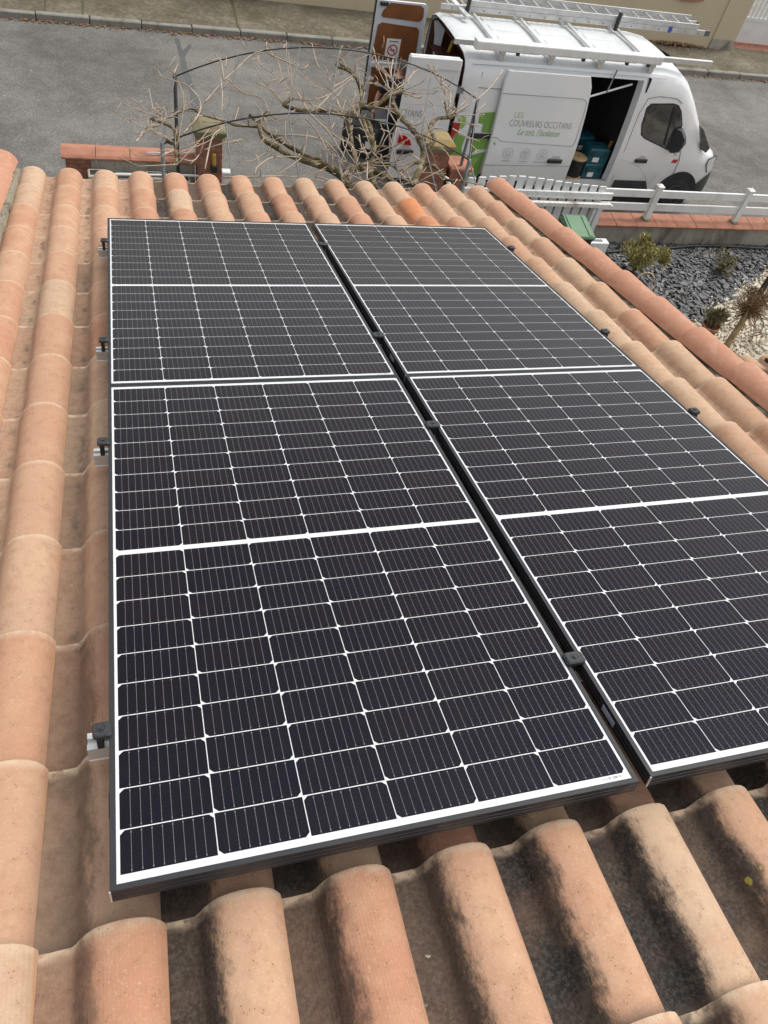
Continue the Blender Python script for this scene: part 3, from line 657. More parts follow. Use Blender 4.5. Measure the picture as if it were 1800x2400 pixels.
# lining, floor, bulkhead
mb = MB(); Y, Z0, Z1 = .90, .545, 2.33
mb.add([(0.01,-Y,Z0),(3.28,-Y,Z0),(3.28,Y,Z0),(0.01,Y,Z0)], [(0,1,2,3)]); mb.build('load_floor', M['ply'], van, fix=False)
mb = MB(); mb.add([(0.01,Y,Z0),(3.28,Y,Z0),(3.28,.86,Z1-.1),(.01,.86,Z1-.1),(.01,.7,Z1),(3.28,.7,Z1),(.01,-.7,Z1),(3.28,-.7,Z1)], [(0,1,2,3),(3,2,5,4),(4,5,7,6)]); mb.build('lining', plain('brown_lining', (.085, .032, .014), .7, var=.2, scale=4), van, fix=False)
mb = MB(); mb.box(3.28, 3.31, -.93, .93, .55, 2.3); mb.build('bulkhead', M['dark'], van)
mb = MB(); mb.add([(.05,-.93,Z0),(1.90,-.93,Z0),(1.90,-.87,Z1-.1),(.05,-.87,Z1-.1)], [(0,1,2,3)]); mb.build('side_lining', M['shelfred'], van, fix=False)
for z in (1.0, 1.42, 1.85):
    b = MB(); b.box(.06, 1.7, .45, .88, z, z + .025); b.box(.06, .09, .44, .455, z, z + .12); b.build('shelf', M['shelfred'], van)
for z in (1.25, 1.70, 2.0):
    b = MB(); b.box(.10, 1.5, -.86, -.62, z, z + .03); b.build('shelf', M['shelfred'], van)
# jambs
def arc_seam(pts, name, mat, r=.006, parent=van): b = MB(); b.tube(pts, r, 6); return b.build(name, mat, parent, smooth=True)
jb = MB()
for (y, z), (y2, z2) in zip(RINGH[2:8], RINGH[3:9]):
    for X, X2 in ((3.20, 3.15), (1.95, 2.0)):
        jb.add([(X, y, z), (X, y2, z2), (X2, y2 + .10, z2), (X2, y + .10, z)], [(0, 1, 2, 3)])
jb.add([(1.95, -.992, .56), (3.20, -.992, .56), (3.20, -.90, .548), (1.95, -.90, .548)], [(0, 1, 2, 3)])
jb.add([(1.95, -.900, 2.255), (3.20, -.900, 2.255), (3.15, -.80, 2.24), (2.0, -.80, 2.24)], [(0, 1, 2, 3)])
jb.build('door_jamb', M['innerwhite'], van, fix=False)
rj = MB(); rg = vring(0); rg2 = [(0.24, y * .87, .36 + (z - .36) * .965 + .03) for x, y, z in rg]
rj.add(rg + rg2, [(k, k+1, NR+k+1, NR+k) for k in range(1, NR - 2)]); rj.build('rear_frame', M['innerwhite'], van, fix=False)
rs = MB(); rs.tube([(-.004, y * .985, z) for x, y, z in rg[2:-2]], .006, 6); rs.build('rear_seal', M['blackplastic'], van, smooth=True)
b = MB(); b.cbox(-.06, .16, -.99, .99, .30, .54, .03); b.build('rear_bumper', M['bumper'], van)
for s_ in (-1, 1):
    b = MB(); b.box(-.012, .10, s_ * .985 - .014, s_ * .985 + .014, .85, 1.45); b.build('tail_lamp', M['redlamp'], van)
b = MB(); b.tube([(.26, .60, 1.45), (.30, .60, 1.80), (.37, .60, 2.14)], .03, 8); b.build('level_case', M['yellow'], van)
# lower trim and side seams, near side
b = MB(); b.prism([(3.36, .445), (4.12, .445), (4.02, .60), (3.36, .60)], 'y', -1.016, -.99); b.build('sill_trim', M['bumper'], van)
b = MB(); b.box(.20, 3.3, -1.012, -.985, .37, .44); b.build('sill', M['bumper'], van)
def side_y(z):
    zs = [p[1] for p in RINGH[:9]]; return float(np.interp(z, zs, [p[0] for p in RINGH[:9]]))
def seam(pts2, name='seam', mat=None, r=.005):
    arc_seam([(x, side_y(z) - .001, z) for x, z in pts2], name, mat or M['ink'], r)
seam([(3.30, .58), (3.30, 1.2), (3.31, 1.75), (3.38, 2.0), (3.60, 2.045), (3.95, 2.03), (4.08, 1.96)], 'door_seam')
seam([(4.50, .60), (4.53, .80), (4.52, 1.0), (4.46, 1.18)], 'door_seam')
seam([(3.32, .98), (3.45, .965), (3.75, .86), (4.0, .66), (4.03, .58)], 'crease', M['inklight'], .004)
seam([(.30, .60), (.30, 1.0), (.30, 1.6), (.30, 2.2)], 'panel_seam')
seam([(.28, 1.985), (.68, 1.985)], 'panel_seam'); seam([(.10, .95), (.66, .95)], 'panel_seam', M['green2'])
seam([(.10, 2.30), (1.4, 2.315), (3.6, 2.31)], 'roof_gutter', M['inklight'], .006)
b = MB(); b.box(.30, .67, -1.028, -1.0, 1.24, 1.31); b.build('door_track', M['blackplastic'], van)
# front door window
def win(name, P, mat, off, parent, inset=0.0):
    cx = sum(p[0] for p in P) / len(P); cz = sum(p[1] for p in P) / len(P); b = MB(); n = len(P)
    Q = [(cx + (x - cx) * (1 - inset), cz + (z - cz) * (1 - inset)) for x, z in P]
    b.add([(x, side_y(z) - off, z) for x, z in Q], [tuple(range(n))]); return b.build(name, mat, parent, fix=False)
WP = [(3.47,1.93),(3.41,1.86),(3.43,1.60),(3.50,1.42),(3.60,1.36),(4.15,1.19),(4.24,1.20),(4.29,1.36),(4.26,1.62),(4.13,1.84),(4.03,1.93),(3.92,1.955)]
win('window_seal', WP, M['blackplastic'], .003, van); wd = win('side_window', WP, plain('dark_window', (.050, .055, .052), .06, var=.4, scale=3, coat=1.0), .007, van, .06)
b = MB(); b.box(3.97, 4.01, -1.0, -.985, 1.28, 1.90); b.v = [(x + (1.6 - z) * .16, side_y(z) - .009, z) for x, y, z in b.v]; b.build('window_divider', M['blackplastic'], wd)
b = MB(); b.add([(3.99, -.60, 2.30), (4.12, 0, 2.33), (3.99, .60, 2.30), (4.98, .80, 1.27), (5.12, 0, 1.27), (4.98, -.80, 1.27), (4.05, -.72, 2.23), (4.05, .72, 2.23)], [(0, 1, 4, 5, 6), (1, 2, 7, 3, 4)])
b.v = [(x + .012, y, z + .022) for x, y, z in b.v]; b.build('windscreen', plain('windscreen_glass', (.012, .013, .015), .05, var=.3, coat=1.0), van, fix=False)
b = MB(); b.prism([(4.62, 1.63), (4.74, 1.56), (5.06, 1.24), (5.02, 1.16), (4.88, 1.22)], 'y', -.985, -.94); b.build('quarter_glass', plain('quarter_window', (.010, .011, .013), .08, var=.3, coat=1.0), van)
# handle, badge, mirror, lamps, bumper, wheels
def handle(x0, x1, y, z, parent):
    b = MB(); b.cbox(x0, x1, y - .035, y - .004, z - .035, z + .03, .012); h = b.build('handle', M['blackplastic'], parent)
    b = MB(); b.prism([(x0 + .05, z + .032), (x1 - .04, z + .032), (x1 - .08, z + .085), (x0 + .09, z + .085)], 'y', y - .012, y - .003); b.build('handle_recess', M['inklight'], h)
handle(3.585, 3.84, -1.006, .985, van)
b = MB(); b.prism([(4.37, .965), (4.47, .965), (4.49, 1.025), (4.39, 1.025)], 'y', -1.014, -1.004); b.build('badge', M['badge'], van)
mm = MB(); mm.add([(4.16,-1.0,1.62),(4.30,-1.02,1.66),(4.40,-1.14,1.52),(4.42,-1.20,1.40),(4.36,-1.18,1.16),(4.24,-1.04,1.12),(4.14,-1.0,1.20),
                   (4.16,-1.0,1.60),(4.24,-1.10,1.62),(4.30,-1.24,1.50),(4.30,-1.27,1.36),(4.26,-1.24,1.18),(4.18,-1.10,1.12),(4.12,-1.0,1.20)],
                  [(0,1,2,3,4,5,6),(13,12,11,10,9,8,7)] + [(k, k+7, (k+1) % 7 + 7, (k+1) % 7) for k in range(7)])
mm.v = [(4.16 + (x - 4.16) * .76, -1.0 + (y + 1.0) * .8, 1.36 + (z - 1.36) * .76) for x, y, z in mm.v]
mi = mm.build('mirror', M['blackplastic'], van)
b = MB(); b.box(4.22, 4.28, -1.212, -1.15, 1.18, 1.235); b.build('mirror_indicator', M['clearlamp'], mi)
b = MB(); b.tube([(4.60, -.965, .80), (4.60, -.965, .81)], .001, 4)
lp = MB(); PL_ = [(5.16, 1.04), (5.33, 1.10), (5.42, 1.02), (5.40, .92), (5.36, .78), (5.30, .76), (5.19, .90)]
lp.add([(x, -np.interp(x, [5.1, 5.2, 5.36, 5.47], [.985, .965, .915, .83]), z) for x, z in PL_], [tuple(range(7))]); lp.build('headlamp_seal', M['blackplastic'], van, fix=False)
lp = MB(); lp.add([(5.275 + (x - 5.275) * .88, -np.interp(x, [5.1, 5.2, 5.36, 5.47], [.992, .972, .925, .84]), .93 + (z - .93) * .88) for x, z in PL_], [tuple(range(7))]); lp.build('headlamp', M['clearlamp'], van, fix=False)
bp_ = MB(); vs = []; BX = [5.12, 5.22, 5.36, 5.48, 5.55]
for X, w, zt in zip(BX, (.995, .985, .94, .86, .70), (.50, .58, .72, .74, .72)): vs += [(X, -w, .27), (X, -w - .012, (.27 + zt) / 2), (X, -w + .004, zt), (X, w - .004, zt), (X, w + .012, (.27 + zt) / 2), (X, w, .27)]
bp_.add(vs, [(a*6+k, a*6+(k+1) % 6, (a+1)*6+(k+1) % 6, (a+1)*6+k) for a in range(4) for k in range(6)] + [(24, 25, 26, 27, 28, 29)]); soft(bp_.build('front_bumper', M['bumper'], van), 40)
for X in (1.02, 4.74):
    for s_ in (-1, 1):
        b = MB(); A = [(X + .44 * math.cos(R(a)), .36 + .44 * math.sin(R(a))) for a in range(-4, 185, 12)]
        b.prism(A, 'y', s_ * 1.013, s_ * .90); b.build('wheel_arch', M['dark'], van)
        w = MB(); Q = Matrix.Translation((X, s_ * .905, .335)) @ Matrix.Rotation(R(90), 4, 'X')
        w.lathe([(.20, -.105), (.31, -.115), (.332, -.09), (.335, 0), (.332, .09), (.31, .115), (.20, .105)], 28, Q); wh = w.build('wheel', M['rubber'], van, smooth=True)
        w = MB(); w.lathe([(.03, -.118), (.06, -.116), (.10, -.10), (.18, -.095), (.21, -.117), (.21, .117), (.18, .095), (.10, .10), (.06, .116), (.03, .118)], 20, Q); w.build('rim', M['steel'], wh, smooth=True)
# sliding door, standing open along the side
sd = MB(); DP = [(.66,.60),(.69,.575),(2.24,.575),(2.285,.60),(2.285,1.25),(2.25,1.75),(2.20,2.20),(2.17,2.265),(2.12,2.28),(.70,2.28),(.67,2.25)]
def sdy(z): return side_y(min(z, 2.25)) - .095
sd_rows = np.linspace(.575, 2.28, 12); vs = []
for z in sd_rows:
    x1 = np.interp(z, [.575, 1.25, 1.75, 2.2, 2.28], [2.285, 2.285, 2.25, 2.20, 2.14]); x0 = np.interp(z, [.575, .62, 2.22, 2.28], [.685, .66, .66, .69])
    vs += [(x0, sdy(z) + .012, z), (x0 + .014, sdy(z), z), (x1 - .014, sdy(z), z), (x1, sdy(z) + .012, z), (x1, sdy(z) + .05, z), (x0, sdy(z) + .05, z)]
n6 = len(sd_rows); sd.add(vs, [(a*6+k, a*6+(k+1) % 6, (a+1)*6+(k+1) % 6, (a+1)*6+k) for a in range(n6-1) for k in range(6)] + [(5,4,3,2,1,0), tuple(range((n6-1)*6, n6*6))])
sdo = sd.build('sliding_door', M['paint'], van); soft(sdo, 40)
def dseam(pts, r=.0045, mat=None, name='door_crease'):
    b = MB(); b.tube([(x, sdy(z) - .001, z) for x, z in pts], r, 6); b.build(name, mat or M['innergrey'], sdo, smooth=True)
dseam([(.67, 1.965), (2.10, 1.965), (2.17, 1.94), (2.195, 1.90), (2.20, 1.80), (2.215, 1.35), (2.20, 1.24), (2.17, 1.215), (.86, 1.245), (.80, 1.27), (.76, 1.30), (.67, 1.30)])
dseam([(.67, .84), (2.275, .875)], .004)
handle(1.80, 2.08, sdy(.97), .965, sdo)
b = MB(); b.tube([(.655, -1.03, 1.24), (.74, -1.075, 1.20), (.755, -1.10, 1.22)], .028, 8); b.build('roller_arm', M['green'], sdo)
def on_door(me, name, x, z, parent, yf, dy=.004):
    o = bpy.data.objects.new(name, me); link_obj(o, parent); t = math.atan2(side_y(z + .1) - side_y(z - .1), .2)
    o.matrix_basis = Matrix.Translation((x, yf(z) - dy, z)) @ Matrix.Rotation(R(90), 4, 'X') @ Matrix.Rotation(-t, 4, 'X'); return o
on_door(text_mesh('LES', .125, M['green2'], -.002, fit=.155), 'lettering', .955, 1.625, sdo, sdy)
on_door(text_mesh('COUVREURS OCCITANS', .150, M['ink'], -.003, fit=1.14), 'lettering', .905, 1.49, sdo, sdy)
on_door(text_mesh("Le toit, l'isolation", .150, M['green'], -.001, shear=.4, fit=.78), 'lettering', 1.09, 1.36, sdo, sdy)
def ring_mesh(r, w, mat):
    b = MB(); n = 28; b.add([((r + d) * math.cos(2*math.pi*k/n), (r + d) * math.sin(2*math.pi*k/n), 0) for d in (-w, w) for k in range(n)], [(k, (k+1) % n, n+(k+1) % n, n+k) for k in range(n)]); return b.mesh('emblem', mat, fix=False)
RG = ring_mesh(.088, .005, M['inklight'])
for i, x in enumerate((.72, 1.03, 1.355, 1.665)):
    zz = 1.055
    if i: on_door(RG, 'emblem', x, zz, sdo, sdy)
    b = MB()
    def ln(x0, y0, x1, y1, w=.005):
        d = Vector((x1 - x0, y1 - y0)); nn = Vector((-d.y, d.x)).normalized() * w; b.add([(x0 + nn.x, y0 + nn.y, 0), (x0 - nn.x, y0 - nn.y, 0), (x1 - nn.x, y1 - nn.y, 0), (x1 + nn.x, y1 + nn.y, 0)], [(0, 1, 2, 3)])
    if i in (1, 3):
        ln(-.05, .0, 0, .05); ln(0, .05, .05, 0); ln(-.035, .0, -.035, -.045); ln(.035, 0, .035, -.045); ln(-.035, -.045, .035, -.045); ln(-.012, -.045, -.012, -.01); ln(.012, -.045, .012, -.01); ln(-.012, -.01, .012, -.01)
    elif i == 2:
        ln(-.05, .04, .05, .04); ln(-.05, .02, .05, .02); ln(-.04, .02, -.03, -.045); ln(.04, .02, .03, -.045); ln(-.03, -.045, .03, -.045); ln(0, .02, 0, -.045); ln(-.05, .04, -.05, .02); ln(.05, .04, .05, .02)
    else: continue
    on_door(b.mesh('emblem', M['inklight'], fix=False), 'emblem', x, zz, sdo, sdy)
    b = MB(); ln(-.075 if i < 3 else -.12, 0, .075 if i < 3 else .12, 0, .010); on_door(b.mesh('caption_line', M['inklight'], fix=False), 'caption_line', x, .925, sdo, sdy)
# green logo shapes on the body behind the open door
def decal(P, mat, name='green_mark'):
    b = MB(); bm_n = len(P); b.add([(x, side_y(z) - .006, z) for x, z in P], [tuple(range(bm_n))]); return b.build(name, mat, van, fix=False)
# (polygons kept low-curvature so that they follow the panel)
decal([(.40,1.62),(.41,1.47),(.50,1.46),(.50,1.33),(.655,1.33),(.655,1.65)], M['green'])
decal([(.36,1.23),(.655,1.23),(.655,1.06),(.50,1.05),(.42,.98)], M['green'])
decal([(.10,1.57),(.05,1.53),(.05,1.42),(.10,1.36),(.17,1.38),(.20,1.46),(.17,1.55)], M['green2'])
decal([(.05,1.30),(.24,1.24),(.22,1.05),(.30,.90),(.20,.82),(.05,.90)], M['green'])
decal([(.32,.92),(.655,1.02),(.655,.60),(.40,.58)], M['green'])
decal([(.05,.84),(.28,.80),(.36,.58),(.05,.55)], M['green2'])
decal([(.42,.90),(.50,.72),(.58,.92)], M['green2']); decal([(.45,.70),(.56,.62),(.50,.585)], M['paper'], 'white_mark')
decal([(.16,.76),(.30,.78),(.22,.60)], M['paper'], 'white_mark')
# rear doors
def slab(x0, x1, y0, y1, z0, z1, r, parent, name, mat, rt_=True):
    n = 5; P = [(x0 + .02, z0), (x1 - .02, z0), (x1, z0 + .03)]
    P += [(x1 - .03 - r + r * math.cos(R(a)), z1 - r + r * math.sin(R(a))) for a in np.linspace(0, 90, n)]
    P += [(x0 + .015, z1), (x0, z1 - .03), (x0, z0 + .03)]
    b = MB(); b.prism(P, 'y', y0, y1); o = b.build(name, mat, parent); return o
nd = slab(-.96, -.09, -1.035, -.985, .53, 2.41, .07, van, 'rear_door', M['paint']); nd['label'] = 'near rear door swung open with its outside facing the house'
b = MB(); b.cbox(-.955, -.13, -1.060, -1.03, 2.25, 2.405, .015); b.build('door_cap', M['paint'], nd)
for z, w in ((1.94, .003), (1.72, .002)):
    b = MB(); b.box(-.95, -.12, -1.038, -1.034, z - w, z + w); b.build('door_crease', M['inklight'], nd)
b = MB(); b.tube([(-.93, -1.037, 1.27), (-.75, -1.037, 1.27), (-.62, -1.037, 1.18), (-.50, -1.037, 1.06), (-.12, -1.037, 1.05)], .006, 6); b.build('door_crease', M['inklight'], nd)
b = MB(); b.prism([(-.90, 1.245), (-.80, 1.235), (-.72, 1.18), (-.67, 1.09), (-.86, 1.10), (-.91, 1.12)], 'y', -1.055, -1.034); b.build('tail_lamp', M['redlamp'], nd)
handle(-.90, -.62, -1.036, .985, nd)
o = bpy.data.objects.new('lettering', text_mesh('CITANS', .150, M['ink'], -.003, fit=.34)); link_obj(o, nd); o.matrix_basis = Matrix.Translation((-.945, -1.040, 1.53)) @ Matrix.Rotation(R(90), 4, 'X')
b = MB(); b.box(-.93, -.14, -1.02, -.99, .40, .53); b.build('door_foot', M['bumper'], nd)
for z in (.95, 1.9):
    b = MB(); b.box(-.13, .02, -1.0, -.965, z, z + .09); b.build('hinge', M['innergrey'], nd)
fd = slab(-.93, -.02, .985, 1.035, .53, 2.41, .06, van, 'rear_door', M['innerwhite']); fd['label'] = 'far rear door swung open with brown boards inside'
b = MB(); b.box(-.945, -.925, .99, 1.05, .53, 2.40); b.build('door_seal', M['blackplastic'], fd)
def board(P, name='board', mat=None): b = MB(); b.prism(P, 'y', .974, .984); return b.build(name, mat or M['ply'], fd)
board([(-.70,2.385),(-.18,2.385),(-.12,2.35),(-.10,2.22),(-.13,2.17),(-.17,2.15),(-.80,2.17),(-.83,2.20),(-.80,2.27)])
board([(-.80,2.09),(-.18,2.06),(-.13,2.02),(-.11,1.55),(-.15,1.52),(-.86,1.53),(-.89,1.57),(-.86,2.05)])
board([(-.86,1.40),(-.16,1.38),(-.13,.72),(-.84,.72)])
b = MB(); b.cbox(-.90, -.06, .930, .972, 1.42, 1.505, .015); b.build('door_bar', M['innerwhite'], fd)
b = MB(); b.cbox(-.91, -.80, .935, .972, 1.20, 1.25, .012); b.build('door_bar', M['innerwhite'], fd)
b = MB(); b.tube([(-.74, .965, 1.90), (-.725, .935, 1.82), (-.73, .965, 1.72)], .013, 6); b.build('pull_strap', M['woodpale'], fd)
b = MB(); b.cbox(-.88, -.74, .95, .984, 2.34, 2.40, .01); b.build('door_latch', M['blackplastic'], fd)
sg = MB(); sg.box(-.67, -.42, .9695, .9725, 1.575, 1.865); sgn = sg.build('notice', M['paper'], fd)
o = bpy.data.objects.new('no_smoking_ring', ring_mesh(.080, .010, M['signred'])); link_obj(o, sgn); o.matrix_basis = Matrix.Translation((-.545, .968, 1.69)) @ Matrix.Rotation(R(90), 4, 'X')
b = MB(); b.box(-.075, .075, -.008, .008, 0, .001); o = b.build('no_smoking_bar', M['signred'], sgn); o.matrix_basis = Matrix.Translation((-.545, .9665, 1.69)) @ Matrix.Rotation(R(90), 4, 'X') @ Matrix.Rotation(R(-45), 4, 'Z')
b = MB(); b.box(-.05, .05, -.009, .009, 0, .001); o = b.build('cigarette', M['ink'], sgn); o.matrix_basis = Matrix.Translation((-.545, .9675, 1.69)) @ Matrix.Rotation(R(90), 4, 'X')
b = MB(); b.box(-.08, .08, -.007, .007, 0, .001); o = b.build('notice_line', M['ink'], sgn); o.matrix_basis = Matrix.Translation((-.545, .968, 1.825)) @ Matrix.Rotation(R(90), 4, 'X')
# roof rack bars
for x in (.58, 1.43, 2.32, 3.28):
    b = MB(); b.box(x - .024, x + .024, -.90, .86, 2.462, 2.500); rb = b.build('rack_bar', M['alu'], van)
    b = MB(); b.box(x + .0245, x + .031, -.85, .84, 2.466, 2.490); b.build('rack_groove', M['grey'], rb)
    for y in (-.80, .80): b = MB(); b.box(x - .04, x + .04, y - .05, y + .05, 2.36, 2.4615); b.build('rack_foot', M['alu'], rb)
for y in (.84,):
    b = MB(); b.tube([(.15, y, 2.49), (3.45, y, 2.49)], .022, 8); b.build('rack_rail', M['alu'], van)
b = MB(); b.box(.28, .36, .30, .95, 2.49, 2.53); b.v = [(x + (y - .6) * -.25, y, z + (y - .3) * .12) for x, y, z in b.v]; b.build('ladder_arm', M['alu'], van)
for x in (.42, 3.22): b = MB(); b.box(x, x + .05, .50, .55, 2.46, 2.74); b.build('ladder_stop', M['blackplastic'], van)

def vthing(name, label, cat, x, y, z, rz=0, group=None): return thing(name, label, cat, group=group, mat=VM @ Matrix.Translation((x, y, z)) @ Matrix.Rotation(rz, 4, 'Z'))
t = vthing('pipe_carrier', 'long white tube strapped along the near roof edge of the van', 'tube', 1.7, -.84, 2.502)
b = MB(); b.prism(rounded(.070, .062, .02), 'x', -1.58, 1.66); b.v = [(x, y, z + .062) for x, y, z in b.v]; b.build('tube', M['pvc'], t, smooth=False)
b = MB(); b.prism(rounded(.074, .066, .02), 'x', -1.60, -1.54); b.prism(rounded(.074, .066, .02), 'x', 1.62, 1.68); b.v = [(x, y, z + .062) for x, y, z in b.v]; b.build('end_cap', M['pvc'], t)
for x in (-.9, .25, 1.05, 1.45): b = MB(); b.box(x, x + .05, -.04, .0, -.05, .0); b.build('clip', M['blackplastic'], t)
t = vthing('aluminium_profile', 'long bare aluminium profile lying beside the white tube on the van', 'profile', 2.1, -.735, 2.502)
b = MB(); b.prism([(-.03, 0), (.03, 0), (.03, .022), (.018, .022), (.018, .05), (.03, .05), (.03, .07), (-.03, .07)], 'x', -2.30, 2.36); b.build('profile', M['alu'], t)
for x in (-.55, 1.10): b = MB(); b.box(x, x + .03, -.034, .034, -.002, .075); b.build('strap', M['bluecord'], t)
# ladder in two sections
t = vthing('ladder', 'long aluminium ladder lying on the far side of the van roof', 'ladder', .3, .58, 2.505)
for s_, (y0, L0, L1, z) in enumerate(((0, -.30, 4.80, .0), (0, .2, 4.62, .085), (.42, -.30, 4.86, .0), (.42, .2, 4.70, .085))):
    b = MB(); b.box(L0, L1, y0 - .014, y0 + .014, z, z + .078); st = b.build('stile', M['ladder'], t)
    if y0 == 0 and z == 0:
        hb = MB(); hb.lathe([(.011, -.0165), (.011, -.0145)], 8, Matrix.Rotation(R(-90), 4, 'X')); hm = hb.mesh('rung_hole', M['blackplastic'])
        for i in range(18):
            o = inst('rung_hole', hm, st, (-.12 + i * .28, 0, z + .04)); o.location.y = y0 - .030
b = MB(); b.tube([(0, .016, .04), (0, .404, .04)], .015, 8); rg_ = b.mesh('rung', M['ladder'])
for i in range(18): inst('rung', rg_, t, (-.12 + i * .28, 0, 0))
for i in range(16): inst('rung', rg_, t, (.36 + i * .28, 0, .085))
for y in (0, .42): b = MB(); b.box(4.80 if y == 0 else 4.86, 4.90, y - .02, y + .02, -.004, .082); b.build('end_foot', M['grey'], t)
b = MB(); b.box(4.02, 4.09, -.02, .0, -.004, .09); b.build('strap', M['bluecord'], t)
# things inside the side door
for i, (x, y, z, lab, rz) in enumerate(((2.93, -.72, .548, 'teal toolbox at the bottom of the stack inside the side door', .02), (2.95, -.70, .808, 'teal toolbox on top of the front stack inside the side door', -.04), (2.86, -.28, .548, 'teal toolbox behind the stack, lowest one', .05), (2.84, -.28, .808, 'teal toolbox behind the stack, top one beside the bulkhead', .02))):
    t = vthing('toolbox', lab, 'toolbox', x, y, z, rz, 'teal toolboxes')
    b = MB(); b.cbox(-.20, .20, -.15, .15, 0, .165, .012); b.build('case', M['teal'], t)
    b = MB(); b.cbox(-.202, .202, -.152, .152, .168, .255, .02); ld = b.build('lid', M['teal'], t)
    b = MB(); b.box(-.07, .07, -.03, .03, .2555, .272); b.build('grip', M['tealdark'], ld)
    b = MB(); b.box(-.10, .02, -.157, -.1525, .03, .11); b.build('label', M['paper'], t)
    for x_ in (-.13, .13): b = MB(); b.box(x_ - .03, x_ + .03, -.165, -.1535, .12, .215); b.build('latch', M['tealdark'], t)
t = vthing('cable_reel', 'wooden cable reel with black cable standing in the side doorway', 'cable reel', 2.58, -.78, .548)
b = MB(); b.lathe([(.17, 0), (.17, .022)], 24); b.build('flange', M['woodpale'], t); b = MB(); b.lathe([(.17, .33), (.17, .352)], 24); fl = b.build('flange', M['woodpale'], t)
b = MB(); b.lathe([(.02, .3515), (.02, .354)], 10); b.build('hole', M['dark'], fl)
for a in (40, 160, 280): b = MB(); b.lathe([(.007, .3515), (.007, .354)], 8, Matrix.Translation((.06 * math.cos(R(a)), .06 * math.sin(R(a)), 0))); b.build('hole', M['dark'], fl)
b = MB(); pr = []; 
for i in range(14): pr += [(.135, .024 + i * .0215), (.148, .034 + i * .0215)]
b.lathe(pr, 20); b.build('cable', M['blackplastic'], t, smooth=True)
t = vthing('hand_brush', 'wooden hand brush leaning beside the toolboxes in the van', 'brush', 3.18, -.72, .548)
b = MB(); b.cbox(-.03, .03, -.02, .02, .25, .62, .015); b.v = [(x + z * .10 - .06, y, z) for x, y, z in b.v]; b.build('handle', M['woodbrown'], t)
b = MB(); b.box(-.09, .0, -.03, .03, 0, .249); b.build('bristles', M['woodpale'], t)
t = vthing('broom', 'broom with thin wooden stick leaning across the van load space', 'broom', 2.35, .2, .548)
b = MB(); b.tube([(.0, .0, .05), (.60, -.55, 1.05)][::-1], .012, 6); b.tube([(.60, -.55, .04), (-.05, .1, 1.15)], .012, 6); b.v = b.v[12:]; b.f = [tuple(i - 12 for i in f) for f in b.f[8:]]; b.mi = b.mi[8:]; b.build('stick', M['woodbrown'], t)
b = MB(); b.box(.42, .78, -.60, -.50, 0, .06); b.build('brush_head', M['woodpale'], t)
t = vthing('insulation_board', 'grey board leaning inside the van behind the side door edge', 'board', 2.30, -.25, .548)
b = MB(); b.box(-.25, .25, -.02, .02, 0.0, 1.05); b.v = [(x, y + .25 * z, z) for x, y, z in b.v]; b.build('sheet', M['innergrey'], t)
b = MB(); b.tube([(2.20, -1.0, 1.98), (3.02, -.86, 2.17)], .016, 8); b.build('door_stay', M['innerwhite'], van); b = MB(); b.tube([(2.62, -.90, 2.38), (2.50, -1.02, 2.08)], .012, 8); b.build('awning_strap', M['grey'], van)

# ------------------------------------------------------------------ person behind the van
def make_skin_layer(me):
    bm = bmesh.new(); bm.from_mesh(me); bm.verts.layers.skin.verify(); bm.to_mesh(me); bm.free()
def skin_part(name, joints, edges, radii, mat, parent, sub=2):
    me = bpy.data.meshes.new(name); me.from_pydata(joints, edges, []); make_skin_layer(me)
    o = bpy.data.objects.new(name, me); link_obj(o, parent)
    for i, r in enumerate(radii):
        sv = me.skin_vertices[0].data[i]; sv.radius = r if hasattr(r, '__len__') else (r, r); sv.use_root = (i == 0)
    m = o.modifiers.new('skin', 'SKIN'); m.use_smooth_shade = True
    s = o.modifiers.new('sub', 'SUBSURF'); s.levels = sub; s.render_levels = sub
    dg = bpy.context.evaluated_depsgraph_get(); dg.update()
    m2 = bpy.data.meshes.new_from_object(o.evaluated_get(dg)); m2.polygons.foreach_set('use_smooth', [True] * len(m2.polygons))
    o.modifiers.clear(); o.data = m2; m2.materials.clear(); m2.materials.append(mat); return o
person = vthing('person', 'person in dark clothes bending between the open rear doors of the van', 'person', -.45, .42, 0)
J = {'pel': (0,0,.92), 'sp': (-.03,.05,1.08), 'ch': (-.06,.13,1.27), 'ub': (-.05,.18,1.38), 'nk': (-.01,.22,1.46), 'hd': (.04,.26,1.54), 'tp': (.06,.28,1.63),
     'sl': (-.24,.10,1.36), 'el': (-.36,.14,1.13), 'wl': (-.42,.06,.93), 'hl': (-.44,.03,.86),
     'sr': (.10,.22,1.36), 'er': (.22,.34,1.14), 'wr': (.38,.44,1.08), 'hr': (.45,.47,1.06),
     'hpl': (-.09,.0,.86), 'kl': (-.10,.02,.48), 'al': (-.12,-.03,.09), 'tl': (-.18,.04,.04), 'hpr': (.09,.0,.86), 'kr': (.11,.05,.48), 'ar': (.12,-.01,.09), 'tr': (.10,.12,.04)}
K = list(J); ix = {k: i for i, k in enumerate(K)}
E_ = [('pel','sp'),('sp','ch'),('ch','ub'),('ub','nk'),('nk','hd'),('hd','tp'),('ub','sl'),('sl','el'),('el','wl'),('wl','hl'),('ub','sr'),('sr','er'),('er','wr'),('wr','hr'),('pel','hpl'),('hpl','kl'),('kl','al'),('al','tl'),('pel','hpr'),('hpr','kr'),('kr','ar'),('ar','tr')]
rad = {'pel':.13,'sp':.125,'ch':.15,'ub':.10,'nk':.058,'hd':.092,'tp':.07,'sl':.062,'el':.043,'wl':.030,'hl':.036,'sr':.062,'er':.043,'wr':.030,'hr':.036,'hpl':.09,'kl':.062,'al':.043,'tl':.035,'hpr':.09,'kr':.062,'ar':.043,'tr':.035}
